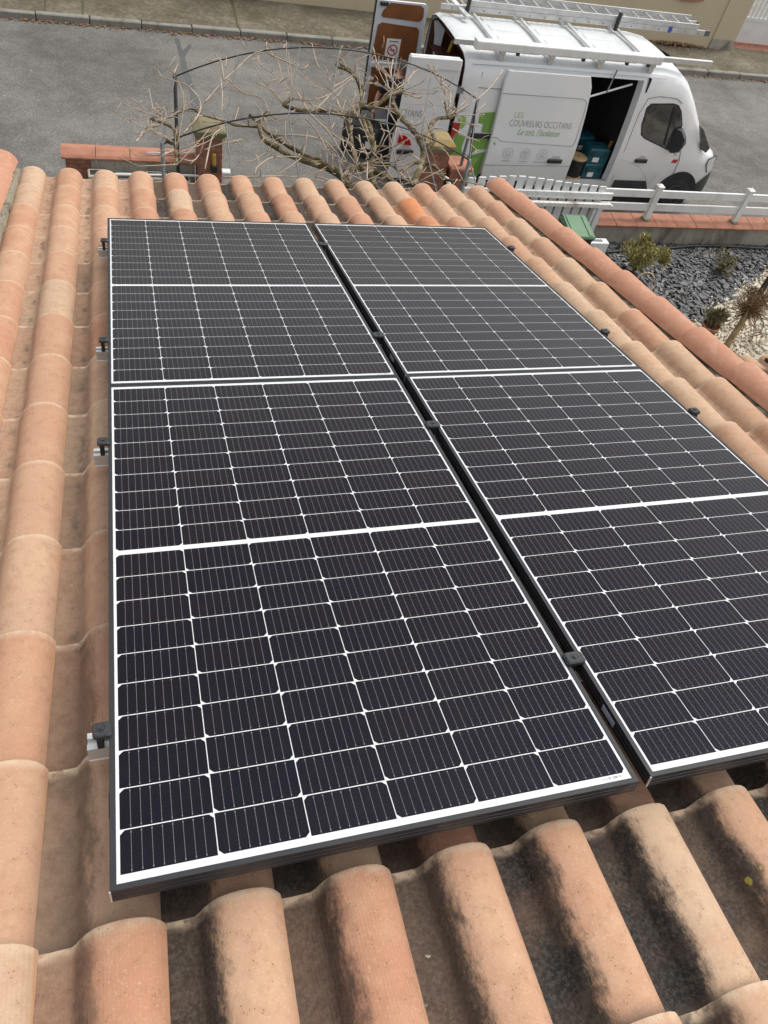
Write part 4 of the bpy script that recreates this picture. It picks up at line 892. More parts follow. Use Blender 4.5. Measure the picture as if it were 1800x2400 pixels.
body_o = skin_part('body', [J[k] for k in K], [(ix[a], ix[b]) for a, b in E_], [rad[k] for k in K], M['skin'], person)
def sub_skin(name, keys, edges, grow, mat, extra=None):
    kk = list(keys); ii = {k: i for i, k in enumerate(kk)}; P = [J[k] if k in J else extra[k] for k in kk]
    return skin_part(name, P, [(ii[a], ii[b]) for a, b in edges], [(rad[k] if k in rad else extra[k + '_r']) + grow for k in kk], mat, person)
ex = {'ml': (-.345,.13,1.17), 'ml_r': .05, 'mr': (.20,.32,1.18), 'mr_r': .05}
sub_skin('shirt', ['pel','sp','ch','ub','sl','ml','sr','mr'], [('pel','sp'),('sp','ch'),('ch','ub'),('ub','sl'),('sl','ml'),('ub','sr'),('sr','mr')], .018, M['navy'], ex)
sub_skin('trousers', ['pel','hpl','kl','al','hpr','kr','ar'], [('pel','hpl'),('hpl','kl'),('kl','al'),('pel','hpr'),('hpr','kr'),('kr','ar')], .020, M['blackcloth'])
for a, b in (('al', 'tl'), ('ar', 'tr')):
    A, B_ = Vector(J[a]), Vector(J[b]); skin_part('shoe', [A + Vector((0, -.02, -.03)), B_ + Vector((0, .03, 0))], [(0, 1)], [.058, .045], M['blackplastic'], person)
hb = MB(); hv = []
for i in range(7):
    for k in range(14):
        ph = R(8 + i * 15); th = 2 * math.pi * k / 14; hv.append((.042 + .108 * math.sin(ph) * math.cos(th), .245 + .108 * math.sin(ph) * math.sin(th), 1.55 + .118 * math.cos(ph)))
hb.add(hv, [(i*14+k, i*14+(k+1) % 14, (i+1)*14+(k+1) % 14, (i+1)*14+k) for i in range(6) for k in range(14)] + [tuple(range(14))]); hb.build('hair', M['hair'], person, smooth=True)
for s_ in (-1, 1): e_ = MB(); e_.lathe([(.005, -.01), (.022, -.004), (.020, .006), (.004, .010)], 8, Matrix.Translation((.03 + s_ * .098, .275 - s_ * .03, 1.515)) @ Matrix.Rotation(R(90), 4, 'Y')); e_.build('ear', M['skin'], body_o, smooth=True)
nb = MB(); nb.lathe([(.004, 0), (.018, .012), (.012, .03), (.003, .036)], 8, Matrix.Translation((.05, .345, 1.50)) @ Matrix.Rotation(R(-70), 4, 'X')); nb.build('nose', M['skin'], body_o, smooth=True)
for (hx, hy, hz), s_ in ((J['hl'], -1), (J['hr'], 1)):
    for i in range(4):
        f = MB(); d = Vector((-.012, .0, -.05)) if s_ < 0 else Vector((.05, .015, -.012)); sp = Vector((0, -.030 + .02 * i, 0)); p = Vector((hx, hy, hz)) + sp
        f.tube([p, p + d, p + d * 1.5 + Vector((.022 if s_ < 0 else 0, 0, .004 if s_ < 0 else -.03)), p + d * 1.3 + Vector((.045 if s_ < 0 else -.01, 0, .012 if s_ < 0 else -.05))], [.011, .010, .009, .007], 6); f.build('finger', M['skin'], body_o, smooth=True)
    f = MB(); p = Vector((hx, hy, hz)); f.tube([p + Vector((.01, .03, .02)), p + Vector((.03, .045, -.01)), p + Vector((.04, .03, -.04))], [.012, .011, .008], 6); f.build('thumb', M['skin'], body_o, smooth=True)
t = vthing('tool_case', 'black tool case with yellow green latches carried at the rear of the van', 'tool case', -.90, .74, .0, R(-38))
b = MB(); b.cbox(-.36, .36, -.17, .17, .05, .44, .03); b.build('case', M['blackplastic'], t)
b = MB(); b.cbox(-.362, .362, -.172, .172, .445, .60, .05); lid = b.build('lid', plain('case_lid', (.035, .037, .040), .5), t)
for x in (-.22, .20): b = MB(); b.box(x - .03, x + .03, -.182, -.168, .40, .50); b.build('latch', plain('latch_yellow', (.30, .30, .02), .5), t)
b = MB(); b.box(-.30, -.10, -.10, .02, .6005, .606); b.build('lid_pad', plain('pad_yellow', (.26, .25, .03), .6), lid)
b = MB(); b.tube([(-.14, .04, .58), (-.13, .04, .74), (.0, .04, .78), (.13, .04, .74), (.14, .04, .58)], .014, 8); b.build('handle', M['blackplastic'], t, smooth=True)
b = MB(); b.box(.12, .22, -.1755, -.1725, .22, .34); b.build('sticker', M['paper'], t)
for x in (-.28, .28): b = MB(); b.lathe([(.05, -.02), (.05, .02)], 14, Matrix.Translation((x, -.13, .05)) @ Matrix.Rotation(R(90), 4, 'X')); b.build('wheel', M['rubber'], t)

# ------------------------------------------------------------------ front garden: walls, pillars, fence, gate
def brick_mesh(L, W, Hh): b = MB(); b.cbox(-L/2, L/2, -W/2, W/2, 0, Hh, .004); return b.mesh('brick', M['brick'])
BR = brick_mesh(.222, .106, .058); BRH = brick_mesh(.106, .106, .058)
def brick_pillar(name, label, x, y, h, capm, rz=0.0):
    t = thing(name, label, 'pillar', (x, y, 0), rz); core = MB(); core.box(-.158, .158, -.158, .158, 0, h - .002); core.build('mortar_core', M['joint'], t)
    n = int((h - .002) / .068)
    for j in range(n):
        z = .006 + j * .068; a = 0 if j % 2 == 0 else math.pi / 2
        for k in range(4):
            q = Matrix.Rotation(a + k * math.pi / 2, 4, 'Z') if False else Matrix.Rotation(k * math.pi / 2, 4, 'Z')
            fl = 1 if j % 2 == 0 else -1
            inst('brick', BR, t, mat=q @ Matrix.Translation((fl * -.056 + random.uniform(-.002, .002), -.112 + random.uniform(-.003, .002), z)))
    c1 = MB(); c1.cbox(-.20, .20, -.20, .20, h, h + .05, .012); cp = c1.build('cap_slab', capm[0], t)
    c2_ = MB(); P = .215; c2_.add([(-P,-P,h+.05),(P,-P,h+.05),(P,P,h+.05),(-P,P,h+.05),(-P,-P,h+.10),(P,-P,h+.10),(P,P,h+.10),(-P,P,h+.10),(-.12,-.12,h+.16),(.12,-.12,h+.16),(.12,.12,h+.16),(-.12,.12,h+.16)], [(0,1,5,4),(1,2,6,5),(2,3,7,6),(3,0,4,7),(4,5,9,8),(5,6,10,9),(6,7,11,10),(7,4,8,11),(8,9,10,11)]); c2_.build('cap_top', capm[1], cp)
    return t
brick_pillar('brick_pillar', 'brick gate pillar with mossy cap beside the left garden wall', 1.19, 10.22, 1.58, (M['capstone'], M['capstone']))
brick_pillar('brick_pillar', 'brick gate pillar with orange lichen on its cap near the van rear', 4.50, 10.20, 1.58, (M['capstone'], M['capstone2']))
# left low wall with terracotta coping
lw = thing('garden_wall', 'low grey wall with terracotta coping left of the driveway', 'wall', (-.70, 10.37, 0))
b = MB(); b.box(.33, 1.70, -.13, .13, 0, 1.12); b.build('wall_face', M['wallgrey'], lw)
b = MB(); b.box(.01, .329, -.115, .115, 0, 1.118); b.build('mortar_core', M['joint'], lw)
for j in range(16):
    z = .03 + j * .068
    for k, (x, m_) in enumerate(((.115, BR), (.275, BRH)) if j % 2 == 0 else ((.058, BRH), (.216, BR))):
        inst('brick', m_, lw, (x, -.075, z)); inst('brick', m_, lw, (x, .075, z))
def coping_mesh(L, w, h, cut=0.0):
    b = MB(); P = [(-w, 0), (w, 0), (w + .012, .012), (w + .010, .03), (w - .02, .055), (.02, h), (-.02, h), (-w + .02, .055), (-w - .010, .03), (-w - .012, .012)]
    b.prism(P, 'x', .003, L - .003); me = b.mesh('coping_tile', M['coping']); return me
CL = coping_mesh(.44, .165, .085)
for i in range(4): inst('coping_tile', CL, lw, (-.04 + i * .442, 0, 1.122 + random.uniform(-.002, .002)))
for i in range(1, 4): b = MB(); b.box(-.052 + i * .442 + .0, -.028 + i * .442, -.17, .17, 1.13, 1.195); b.v = [(x, y, z - abs(y) * .25) for x, y, z in b.v]; b.build('coping_joint', M['joint'], lw)
t = thing('white_tube', 'thin white plastic tube lying on the left terracotta coping', 'tube', (.74, 10.31, 1.232)); b = MB(); b.tube([(-.37, -.03, -.012), (.20, .0, .0), (.37, .02, .02)], .012, 8); b.build('tube', M['pvc'], t, smooth=True)
# stacked kerbs behind the wall
for i, x in enumerate((-.30, .05, .45, .80)):
    t = thing('concrete_block', ['grey concrete block leftmost of the row behind the left wall', 'second grey concrete block from the brick end of the left wall', 'third grey concrete block from the brick end of the left wall', 'grey concrete block nearest the left brick pillar'][i], 'block', (x, 10.08, 0), random.uniform(-.05, .05), 'grey blocks stored below the left wall')
    b = MB(); b.cbox(-.12, .12, -.10, .10, 0, 1.02 - .03 * (i % 2), .01); b.build('block', M['wallgrey'], t)
    b = MB(); b.box(-.09, .09, -.06, .06, 1.0205 - .03 * (i % 2), 1.0235 - .03 * (i % 2)); b.build('hollow', M['dark'], t)
t = thing('scaffold_pipe', 'pale pipe lying across the blocks below the left wall', 'pipe', (.25, 10.04, 1.042)); b = MB(); b.tube([(-.45, -.04, 0), (.85, .03, 0)], .018, 8); b.build('pipe', M['alu'], t)
t = thing('sprayer', 'yellow and black hand sprayer hanging on the left brick pillar', 'sprayer', (1.24, 10.02, 1.24)); b = MB(); b.cbox(-.026, .026, -.030, .03, 0, .15, .012); b.build('tank', M['yellow'], t); b = MB(); b.cbox(-.045, .045, -.045, .03, -.10, -.001, .01); b.build('pump', M['blackplastic'], t)
t = thing('letter_box', 'small white box post standing beside the left brick pillar', 'box', (1.40, 9.90, 0)); b = MB(); b.cbox(-.05, .05, -.04, .04, 0, 1.20, .008); b.build('post', M['pvc'], t); b = MB(); b.cbox(-.065, .065, -.055, .055, 1.20, 1.225, .006); b.build('cap', M['pvc'], t)
# terracotta shelf and bent white pipe by the right pillar
t = thing('terracotta_slab', 'terracotta slab on a stub wall right of the lichen capped pillar', 'slab', (4.86, 10.12, 0)); b = MB(); b.box(-.14, .14, -.14, .18, 0, 1.34); b.build('stub_wall', M['brick'], t); b = MB(); b.cbox(-.17, .20, -.18, .22, 1.342, 1.385, .008); b.build('slab', M['coping'], t)
t = thing('bent_pipe', 'bent white drain pipe beside the right brick pillar', 'pipe', (4.72, 9.86, 0)); b = MB(); b.tube([(0, 0, 0), (0, 0, 1.05), (-.02, .02, 1.16), (-.07, .05, 1.24), (-.11, .07, 1.25)], .032, 10); b.build('pipe', M['pvc'], t, smooth=True)
# picket gate
pg = thing('picket_gate', 'white picket gate with curved top in front of the van', 'gate', (6.24, 10.10, 0))
tops = [(5.09,1.17),(5.34,1.2),(5.51,1.215),(5.71,1.232),(5.87,1.24),(5.99,1.24),(6.35,1.215),(6.71,1.18),(7.05,1.15),(7.47,1.13)]
for i in range(16):
    x = 4.98 + i * .1655; z = float(np.interp(x, [a for a, _ in tops], [c_ for _, c_ in tops]))
    b = MB(); b.cbox(x - .062 - 6.24, x + .062 - 6.24, -.012, .012, .10, z, .006); b.build('picket', M['pvc'], pg)
b = MB(); b.box(-1.32, 1.43, -.062, -.013, .93, 1.035); b.build('rail', M['pvc'], pg)
b = MB(); b.box(-1.32, 1.20, -.055, -.013, .25, .34); b.build('rail', M['pvc'], pg)
for x in np.arange(-1.1, 1.4, .165): b = MB(); b.lathe([(.006, 0), (.006, .003)], 8, Matrix.Translation((x, -.0625, .985)) @ Matrix.Rotation(R(90), 4, 'X')); b.build('screw', M['steel'], pg)
t = thing('rusty_beam', 'white painted beam with rust stains leaning along the picket gate', 'beam', (6.5, 9.995, .83)); b = MB(); b.prism([(-1.30, 0), (1.14, 0), (1.21, .03), (1.14, .062), (-1.30, .055)], 'y', -.035, .035); b.build('beam', M['rustwhite'], t)
for s_, nm in ((-.9, 0), (.9, 1)): b = MB(); b.box(s_ - .02, s_ + .02, -.02, .02, -.83, -.001); b.build('support', M['rustwhite'], t)
t = thing('gate_post', 'white post ending the picket gate beside the terracotta wall', 'post', (7.50, 10.02, 0)); b = MB(); b.cbox(-.045, .045, -.045, .045, 0, .80, .006); b.build('post', M['pvc'], t); b = MB(); b.cbox(-.058, .058, -.058, .058, .80, .84, .012); b.build('cap', M['pvc'], t)
# right low wall with coping and post and rail fence
rw = thing('garden_wall', 'low stained concrete wall with terracotta coping below the white fence', 'wall', (7.55, 10.18, 0))
b = MB(); b.box(0, 7.0, -.10, .14, 0, .47); b.build('wall_face', M['concrete'], rw)
def flat_coping(L): b = MB(); P = [(-.175, 0), (.18, 0), (.19, .02), (.18, .06), (.13, .085), (-.15, .055), (-.185, .03), (-.185, .012)]; b.prism(P, 'x', .003, L - .003); return b.mesh('coping_tile', M['coping'])
FC = flat_coping(.400)
for i in range(17): inst('coping_tile', FC, rw, (i * .402, random.uniform(-.004, .004), .472 + random.uniform(-.002, .002)))
fn = thing('post_and_rail_fence', 'white two rail fence standing on the low terracotta topped wall', 'fence', (7.55, 10.165, 0))
for x in (1.03, 2.87, 4.71, 6.55):
    b = MB(); b.cbox(x - .05, x + .05, -.05, .05, .545, 1.13, .004); po = b.build('post', M['pvc'], fn)
    b = MB(); b.add([(x-.058,-.058,1.13),(x+.058,-.058,1.13),(x+.058,.058,1.13),(x-.058,.058,1.13),(x-.058,-.058,1.148),(x+.058,-.058,1.148),(x+.058,.058,1.148),(x-.058,.058,1.148),(x,0,1.185)], [(0,3,2,1),(0,1,5,4),(1,2,6,5),(2,3,7,6),(3,0,4,7),(4,5,8),(5,6,8),(6,7,8),(7,4,8)]); b.build('post_cap', M['pvc'], po)
    b = MB(); b.lathe([(.085, .53), (.09, .55), (.07, .565)], 12, Matrix.Translation((x, 0, 0))); b.build('post_base', M['capstone'], po)
for z in (.94, .70):
    b = MB(); b.cbox(-.05, 7.0, -.019, .019, z, z + .125, .004); b.build('rail', M['pvc'], fn)
# wheelie bin
t = thing('wheelie_bin', 'dark wheelie bin with green lid beside the picket gate', 'bin', (6.63, 9.14, 0), R(-3)); t.scale = (.70, .86, 1.0)
b = MB(); b.add([(-.22,-.22,.08),(.22,-.22,.08),(.22,.24,.08),(-.22,.24,.08),(-.27,-.29,.93),(.27,-.29,.93),(.27,.30,.93),(-.27,.30,.93)], [(0,3,2,1),(0,1,5,4),(1,2,6,5),(2,3,7,6),(3,0,4,7),(4,5,6,7)]); b.build('body', M['binbody'], t)
b = MB(); b.cbox(-.285, .285, -.315, .31, .92, .955, .01); b.build('rim', M['binbody'], t)
b = MB(); b.add([(-.29,-.335,.957),(.29,-.335,.957),(.29,.29,.957),(-.29,.29,.957),(-.285,-.32,.99),(.285,-.32,.99),(.275,.25,1.045),(-.275,.25,1.045),(-.255,.29,1.03),(.255,.29,1.03)], [(0,1,5,4),(1,2,9,6,5),(3,0,4,7,8),(4,5,6,7),(7,6,9,8),(2,3,8,9),(0,3,2,1)]); ld = b.build('lid', M['binlid'], t)
for x in (-.19, .19): b = MB(); b.add([(x-.035,-.30,.9935),(x+.035,-.30,.9935),(x+.035,.24,1.0455),(x-.035,.24,1.0455),(x-.035,-.30,1.003),(x+.035,-.30,1.003),(x+.035,.24,1.056),(x-.035,.24,1.056)], [(4,5,6,7),(0,1,5,4),(1,2,6,5),(2,3,7,6),(3,0,4,7)]); b.build('lid_ridge', M['binlid'], ld)
b = MB(); b.tube([(-.26, .33, 1.0), (.26, .33, 1.0)], .018, 8); b.build('handle', M['binbody'], t)
for x in (-.25, .25): b = MB(); b.lathe([(.10, -.025), (.10, .025)], 18, Matrix.Translation((x, .24, .10)) @ Matrix.Rotation(R(90), 4, 'Y')); b.build('wheel', M['rubber'], t)
t = thing('white_profile', 'stub of white window profile lying beside the bin', 'profile', (6.90, 9.10, 0)); b = MB(); b.cbox(-.05, .34, -.07, .07, 0, .78, .01); b.build('profile', M['pvc'], t); b = MB(); b.box(.0, .24, -.03, .03, .7805, .784); b.build('slot', M['grey'], t)

# ------------------------------------------------------------------ beds: slate chips, white gravel, plants
GZ = 0.105
sheet('slate_bed', [(5.03, 4.6), (14.5, 4.6), (14.5, 10.08), (5.03, 10.08)], GZ - .006, stain_material('dark_soil', (.045, .042, .04), (.025, .022, .02), .6))
def border(x): return 7.93 + 0.60 * (x - 8.5) if x > 8.0 else 7.4
def scatter(n, area, keep, size, flat, mat, name, label, cat, tilt, hz):
    V = []; F = []; b0 = 0
    while n > 0:
        x = rng.uniform(area[0], area[1]); y = rng.uniform(area[2], area[3])
        if not keep(x, y): continue
        n -= 1; s = size * float(np.clip(rng.lognormal(-.05, .28), .45, 1.7)); k = int(rng.integers(5, 8)); a = np.sort(rng.uniform(0, 2 * np.pi, k)); r = s * rng.uniform(.6, 1.0, k); as_ = rng.uniform(.5, 1.0); ro = rng.uniform(0, 6.28)
        px = r * np.cos(a); py = r * np.sin(a) * as_; cx, sx = np.cos(ro), np.sin(ro); qx, qy = px * cx - py * sx, px * sx + py * cx
        tx, ty = rng.normal(0, tilt, 2); z0 = rng.uniform(.0, hz); th = s * flat * rng.uniform(.6, 1.4); zt = z0 + tx * qx + ty * qy
        for i in range(k): V.append((x + qx[i] * .92, y + qy[i] * .92, zt[i] + th))
        for i in range(k): V.append((x + qx[i] * 1.02, y + qy[i] * 1.02, zt[i]))
        F.append(tuple(range(b0, b0 + k))); F += [(b0 + i, b0 + k + i, b0 + k + (i + 1) % k, b0 + (i + 1) % k) for i in range(k)]; b0 += 2 * k
    me = bpy.data.meshes.new(name); me.from_pydata(V, [], F)
    for m_ in mat: me.materials.append(m_)
    if len(mat) > 1:
        # one tint per chip
        idx = np.zeros(len(F), dtype=np.int32); c_ = 0; cur = 0
        for i, f in enumerate(F):
            if len(f) > 4: cur = int(rng.integers(0, len(mat)))
            idx[i] = cur
        me.polygons.foreach_set('material_index', idx)
    me.update(); o = bpy.data.objects.new(name, me); C.objects.link(o); o.location.z = GZ; return tag(o, label, cat, kind='stuff')
in_gravel = lambda x, y: (x > 8.35 and y < border(x) + .10 * math.sin(x * 7) + rng.normal(0, .05))
SM = [M['slate'], plain('slate_blue', (.100, .105, .115), .5, var=.25, scale=5, bump=.2), plain('slate_dark', (.055, .058, .062), .6, var=.25, scale=5, bump=.2), plain('slate_mid', (.125, .128, .132), .55, var=.25, scale=5, bump=.2)]
scatter(12500, (5.1, 12.6, 5.2, 10.06), lambda x, y: not in_gravel(x, y), .058, .15, SM, 'slate_chips', 'dark grey slate chips covering the front garden bed', 'slate', .13, .035)
mb = MB()
for i in range(170):
    leaf(random.uniform(7.2, 12.5), random.uniform(7.6, 10.0), GZ + .075, random.uniform(.010, .03))
tag(mb.build('bed_leaves', M['leafdry'], fix=False), 'small dead leaves scattered on the slate bed', 'leaves', kind='stuff')
GM = [M['gravel'], plain('gravel_cream', (.42, .35, .26), .85, var=.25, scale=9), plain('gravel_white', (.66, .62, .54), .8, var=.2, scale=9)]
scatter(9000, (8.0, 13.0, 5.2, 9.6), in_gravel, .026, .75, GM, 'white_gravel', 'pale cream gravel beside the slate bed', 'gravel', .3, .012)
sheet('gravel_base', [(8.40, 5.0), (13.4, 5.0), (13.4, 10.0), (11.9, 9.95), (10.0, 8.80), (9.2, 8.30), (8.45, 7.86)], GZ - .002, M['gravel'])
def foliage(name, n, cen, rad_, mat, parent, leaf_, up=.4, shape=1.0, seed=1):
    r_ = random.Random(seed); b = MB()
    lobes = [(Vector((r_.gauss(0, .42) * rad_[0], r_.gauss(0, .42) * rad_[1], r_.uniform(-.5, .7) * rad_[2])), r_.uniform(.25, .5)) for _ in range(16)]
    for i in range(n):
        c_, s0 = r_.choice(lobes); d = Vector((r_.gauss(0, 1), r_.gauss(0, 1), r_.gauss(0, 1))).normalized() * (r_.random() ** .4) * s0
        p = Vector(cen) + c_ + Vector((d.x * rad_[0], d.y * rad_[1], d.z * rad_[2])); L = leaf_ * r_.uniform(.6, 1.5)
        ax = (d + Vector((0, 0, up)) + Vector((r_.gauss(0, .4), r_.gauss(0, .4), r_.gauss(0, .4)))).normalized(); sd_ = ax.orthogonal().normalized(); sd_.rotate(Matrix.Rotation(r_.uniform(0, 6.28), 3, ax)); w = L * .16 * shape
        b.add([p, p + ax * L * .5 + sd_ * w, p + ax * L, p + ax * L * .5 - sd_ * w], [(0, 1, 2, 3)])
    return b.build(name, mat, parent, fix=False)
def shrub(label, x, y, h, rr, mats, n, leaf_, seed):
    t = thing('shrub', label, 'shrub', (x - .13, y - .15, GZ)); r_ = random.Random(seed); b = MB()
    for i in range(12):
        a = r_.uniform(0, 6.28); q = r_.uniform(.3, .9) * rr; b.tube([(0, 0, 0), (math.cos(a) * q * .4, math.sin(a) * q * .4, h * .45), (math.cos(a) * q, math.sin(a) * q, h * r_.uniform(.7, .95))], [.012, .008, .003], 5)
    b.build('stems', M['stalk'], t); foliage('foliage', n, (0, 0, h * .62), (rr, rr, h * .5), mats, t, leaf_, .5, 1.3, seed); return t
shrub('large yellow green wispy shrub on the slate near the bin', 8.20, 9.36, .58, .29, M['leafyel'], 6000, .045, 3)
shrub('small low grey green plant on the slate right of the yellow shrub', 9.98, 9.42,   .30, .24, M['leafgreen'], 1000, .04, 5)
t = thing('potted_plant', 'terracotta pot with grassy plant at the gravel edge', 'pot', (8.60, 7.58, GZ)); b = MB(); b.lathe([(.10, 0), (.13, .18), (.14, .18), (.14, .21), (.125, .21), (.115, .17)], 20); b.build('pot', M['coping'], t, smooth=True); foliage('leaves', 500, (.08, .08, .24), (.18, .18, .10), M['leafgreen'], t, .12, 1.0, .6, 9)
foliage('dead_leaves', 260, (0, 0, .20), (.10, .10, .02), M['leafdry'], t, .05, .2, 2.0, 10)
# pruned cordyline-like plant: pale trunk, dry stalks
t = thing('bare_stalk_plant', 'pruned plant with pale trunk and ball of bare brown stalks', 'plant', (8.52, 7.02, GZ - .04)); b = MB(); b.tube([(0, 0, 0), (.01, .02, .35), (.05, .06, .70), (.10, .11, .86)], [.055, .05, .045, .05], 12); b.build('trunk', M['palebark'], t, smooth=True)
r_ = random.Random(8); b = MB()
for i in range(230):
    d = Vector((r_.gauss(.15, .6), r_.gauss(.15, .6), r_.gauss(.55, .45))).normalized(); L = r_.uniform(.16, .36); p = Vector((.10, .11, .84)) + Vector((r_.gauss(0, .03), r_.gauss(0, .03), r_.gauss(0, .03))); dr = Vector((0, 0, -.10 * r_.random()))
    b.tube([p, p + d * L * .55, p + d * L + dr], [.006, .005, .002], 4)
for i in range(7):
    a = r_.uniform(-2.0, 1.0); q = Vector((math.cos(a), math.sin(a), 0)); p = Vector((.10, .11, .84)); b.tube([p, p + q * .16 + Vector((0, 0, .03)), p + q * .30 + Vector((0, 0, -.10)), p + q * .34 + Vector((0, 0, -.26)), p + q * .22 + Vector((0, 0, -.36))], .006, 4)
b.build('stalks', M['stalk'], t)
foliage('dry_tips', 900, (.14, .16, 1.0), (.24, .24, .20), M['stalk'], t, .06, .6, .5, 12)
t = thing('black_post', 'black post standing in the slate bed at the right edge', 'post', (10.27, 8.60, GZ)); b = MB(); b.tube([(0, 0, 0), (0, 0, .95)], .05, 14); b.build('pole', M['blacksteel'], t); b = MB(); b.lathe([(.075, .95), (.08, .98), (.06, 1.0)], 14); b.build('cap', M['blacksteel'], t)
t = thing('garden_hose', 'black hose lying on the slate along the low wall', 'hose', (9.5, 9.72, GZ + .062)); b = MB(); b.tube([(-2.9, -.05, 0), (-1.6, .02, 0), (-.9, .12, .01), (-.42, .15, .0), (.1, .22, .01), (.6, .26, 0), (1.2, .22, .01), (2.0, .18, 0), (3.2, .24, 0)], .016, 8); b.build('hose', M['blackplastic'], t, smooth=True)
t = thing('cane_hoop', 'bent pale cane arching over the slate by the verge', 'cane', (7.80, 8.48, GZ)); b = MB(); b.tube([(.27 * math.cos(R(a)) - .03, .10 * math.sin(R(a)) - .05, .50 * math.sin(R(a))) for a in range(180, -1, -12)], .009, 6); b.build('cane', M['woodpale'], t, smooth=True)

# ------------------------------------------------------------------ arbor
ar_ = thing('arbor', 'black metal arbor with arched hoops over the driveway', 'arbor', (2.75, 9.2, 0))
def arch(x0, x1, y, z0, zm, n=16): return [(x0 + (x1 - x0) * i / n - 2.75, y - 9.2, z0 + (zm - z0) * (1 - abs(2 * i / n - 1) ** 2.1)) for i in range(n + 1)]
b = MB(); b.tube(arch(.76, 4.88, 10.05, 2.34, 2.83), .009, 8); b.build('hoop', M['blacksteel'], ar_, smooth=True)
b = MB(); b.tube(arch(.50, 4.27, 8.50, 2.26, 2.72), .009, 8); b.build('hoop', M['blacksteel'], ar_, smooth=True)
b = MB(); b.tube(arch(.45, 4.1, 7.0, 2.10, 2.58), .013, 8); b.build('hoop', M['blacksteel'], ar_, smooth=True)
for x, y, z, m_ in ((.76, 10.05, 2.36, 'blacksteel'), (4.88, 10.05, 2.36, 'grey'), (.50, 8.50, 2.28, 'grey'), (4.27, 8.50, 2.27, 'grey'), (.45, 7.0, 2.12, 'grey'), (4.1, 7.0, 2.12, 'grey')):
    b = MB(); b.tube([(x - 2.75, y - 9.2, 0), (x - 2.75, y - 9.2, z)], .024, 8); b.build('post', M[m_], ar_, smooth=True)
A1, A2_, A3 = arch(.76, 4.88, 10.05, 2.34, 2.83), arch(.50, 4.27, 8.50, 2.26, 2.72), arch(.45, 4.1, 7.0, 2.10, 2.58)
for i in (0, 3, 6, 8, 11, 13, 16):
    b = MB(); b.tube([A1[i], A2_[i], A3[i]], .008, 6); b.build('purlin', M['grey'], ar_, smooth=True)
b = MB(); b.tube([(4.86 - 2.75, 10.02 - 9.2, 2.3), (4.98 - 2.75, 9.98 - 9.2, 1.40)], .02, 8); b.build('brace', M['blacksteel'], ar_, smooth=True)

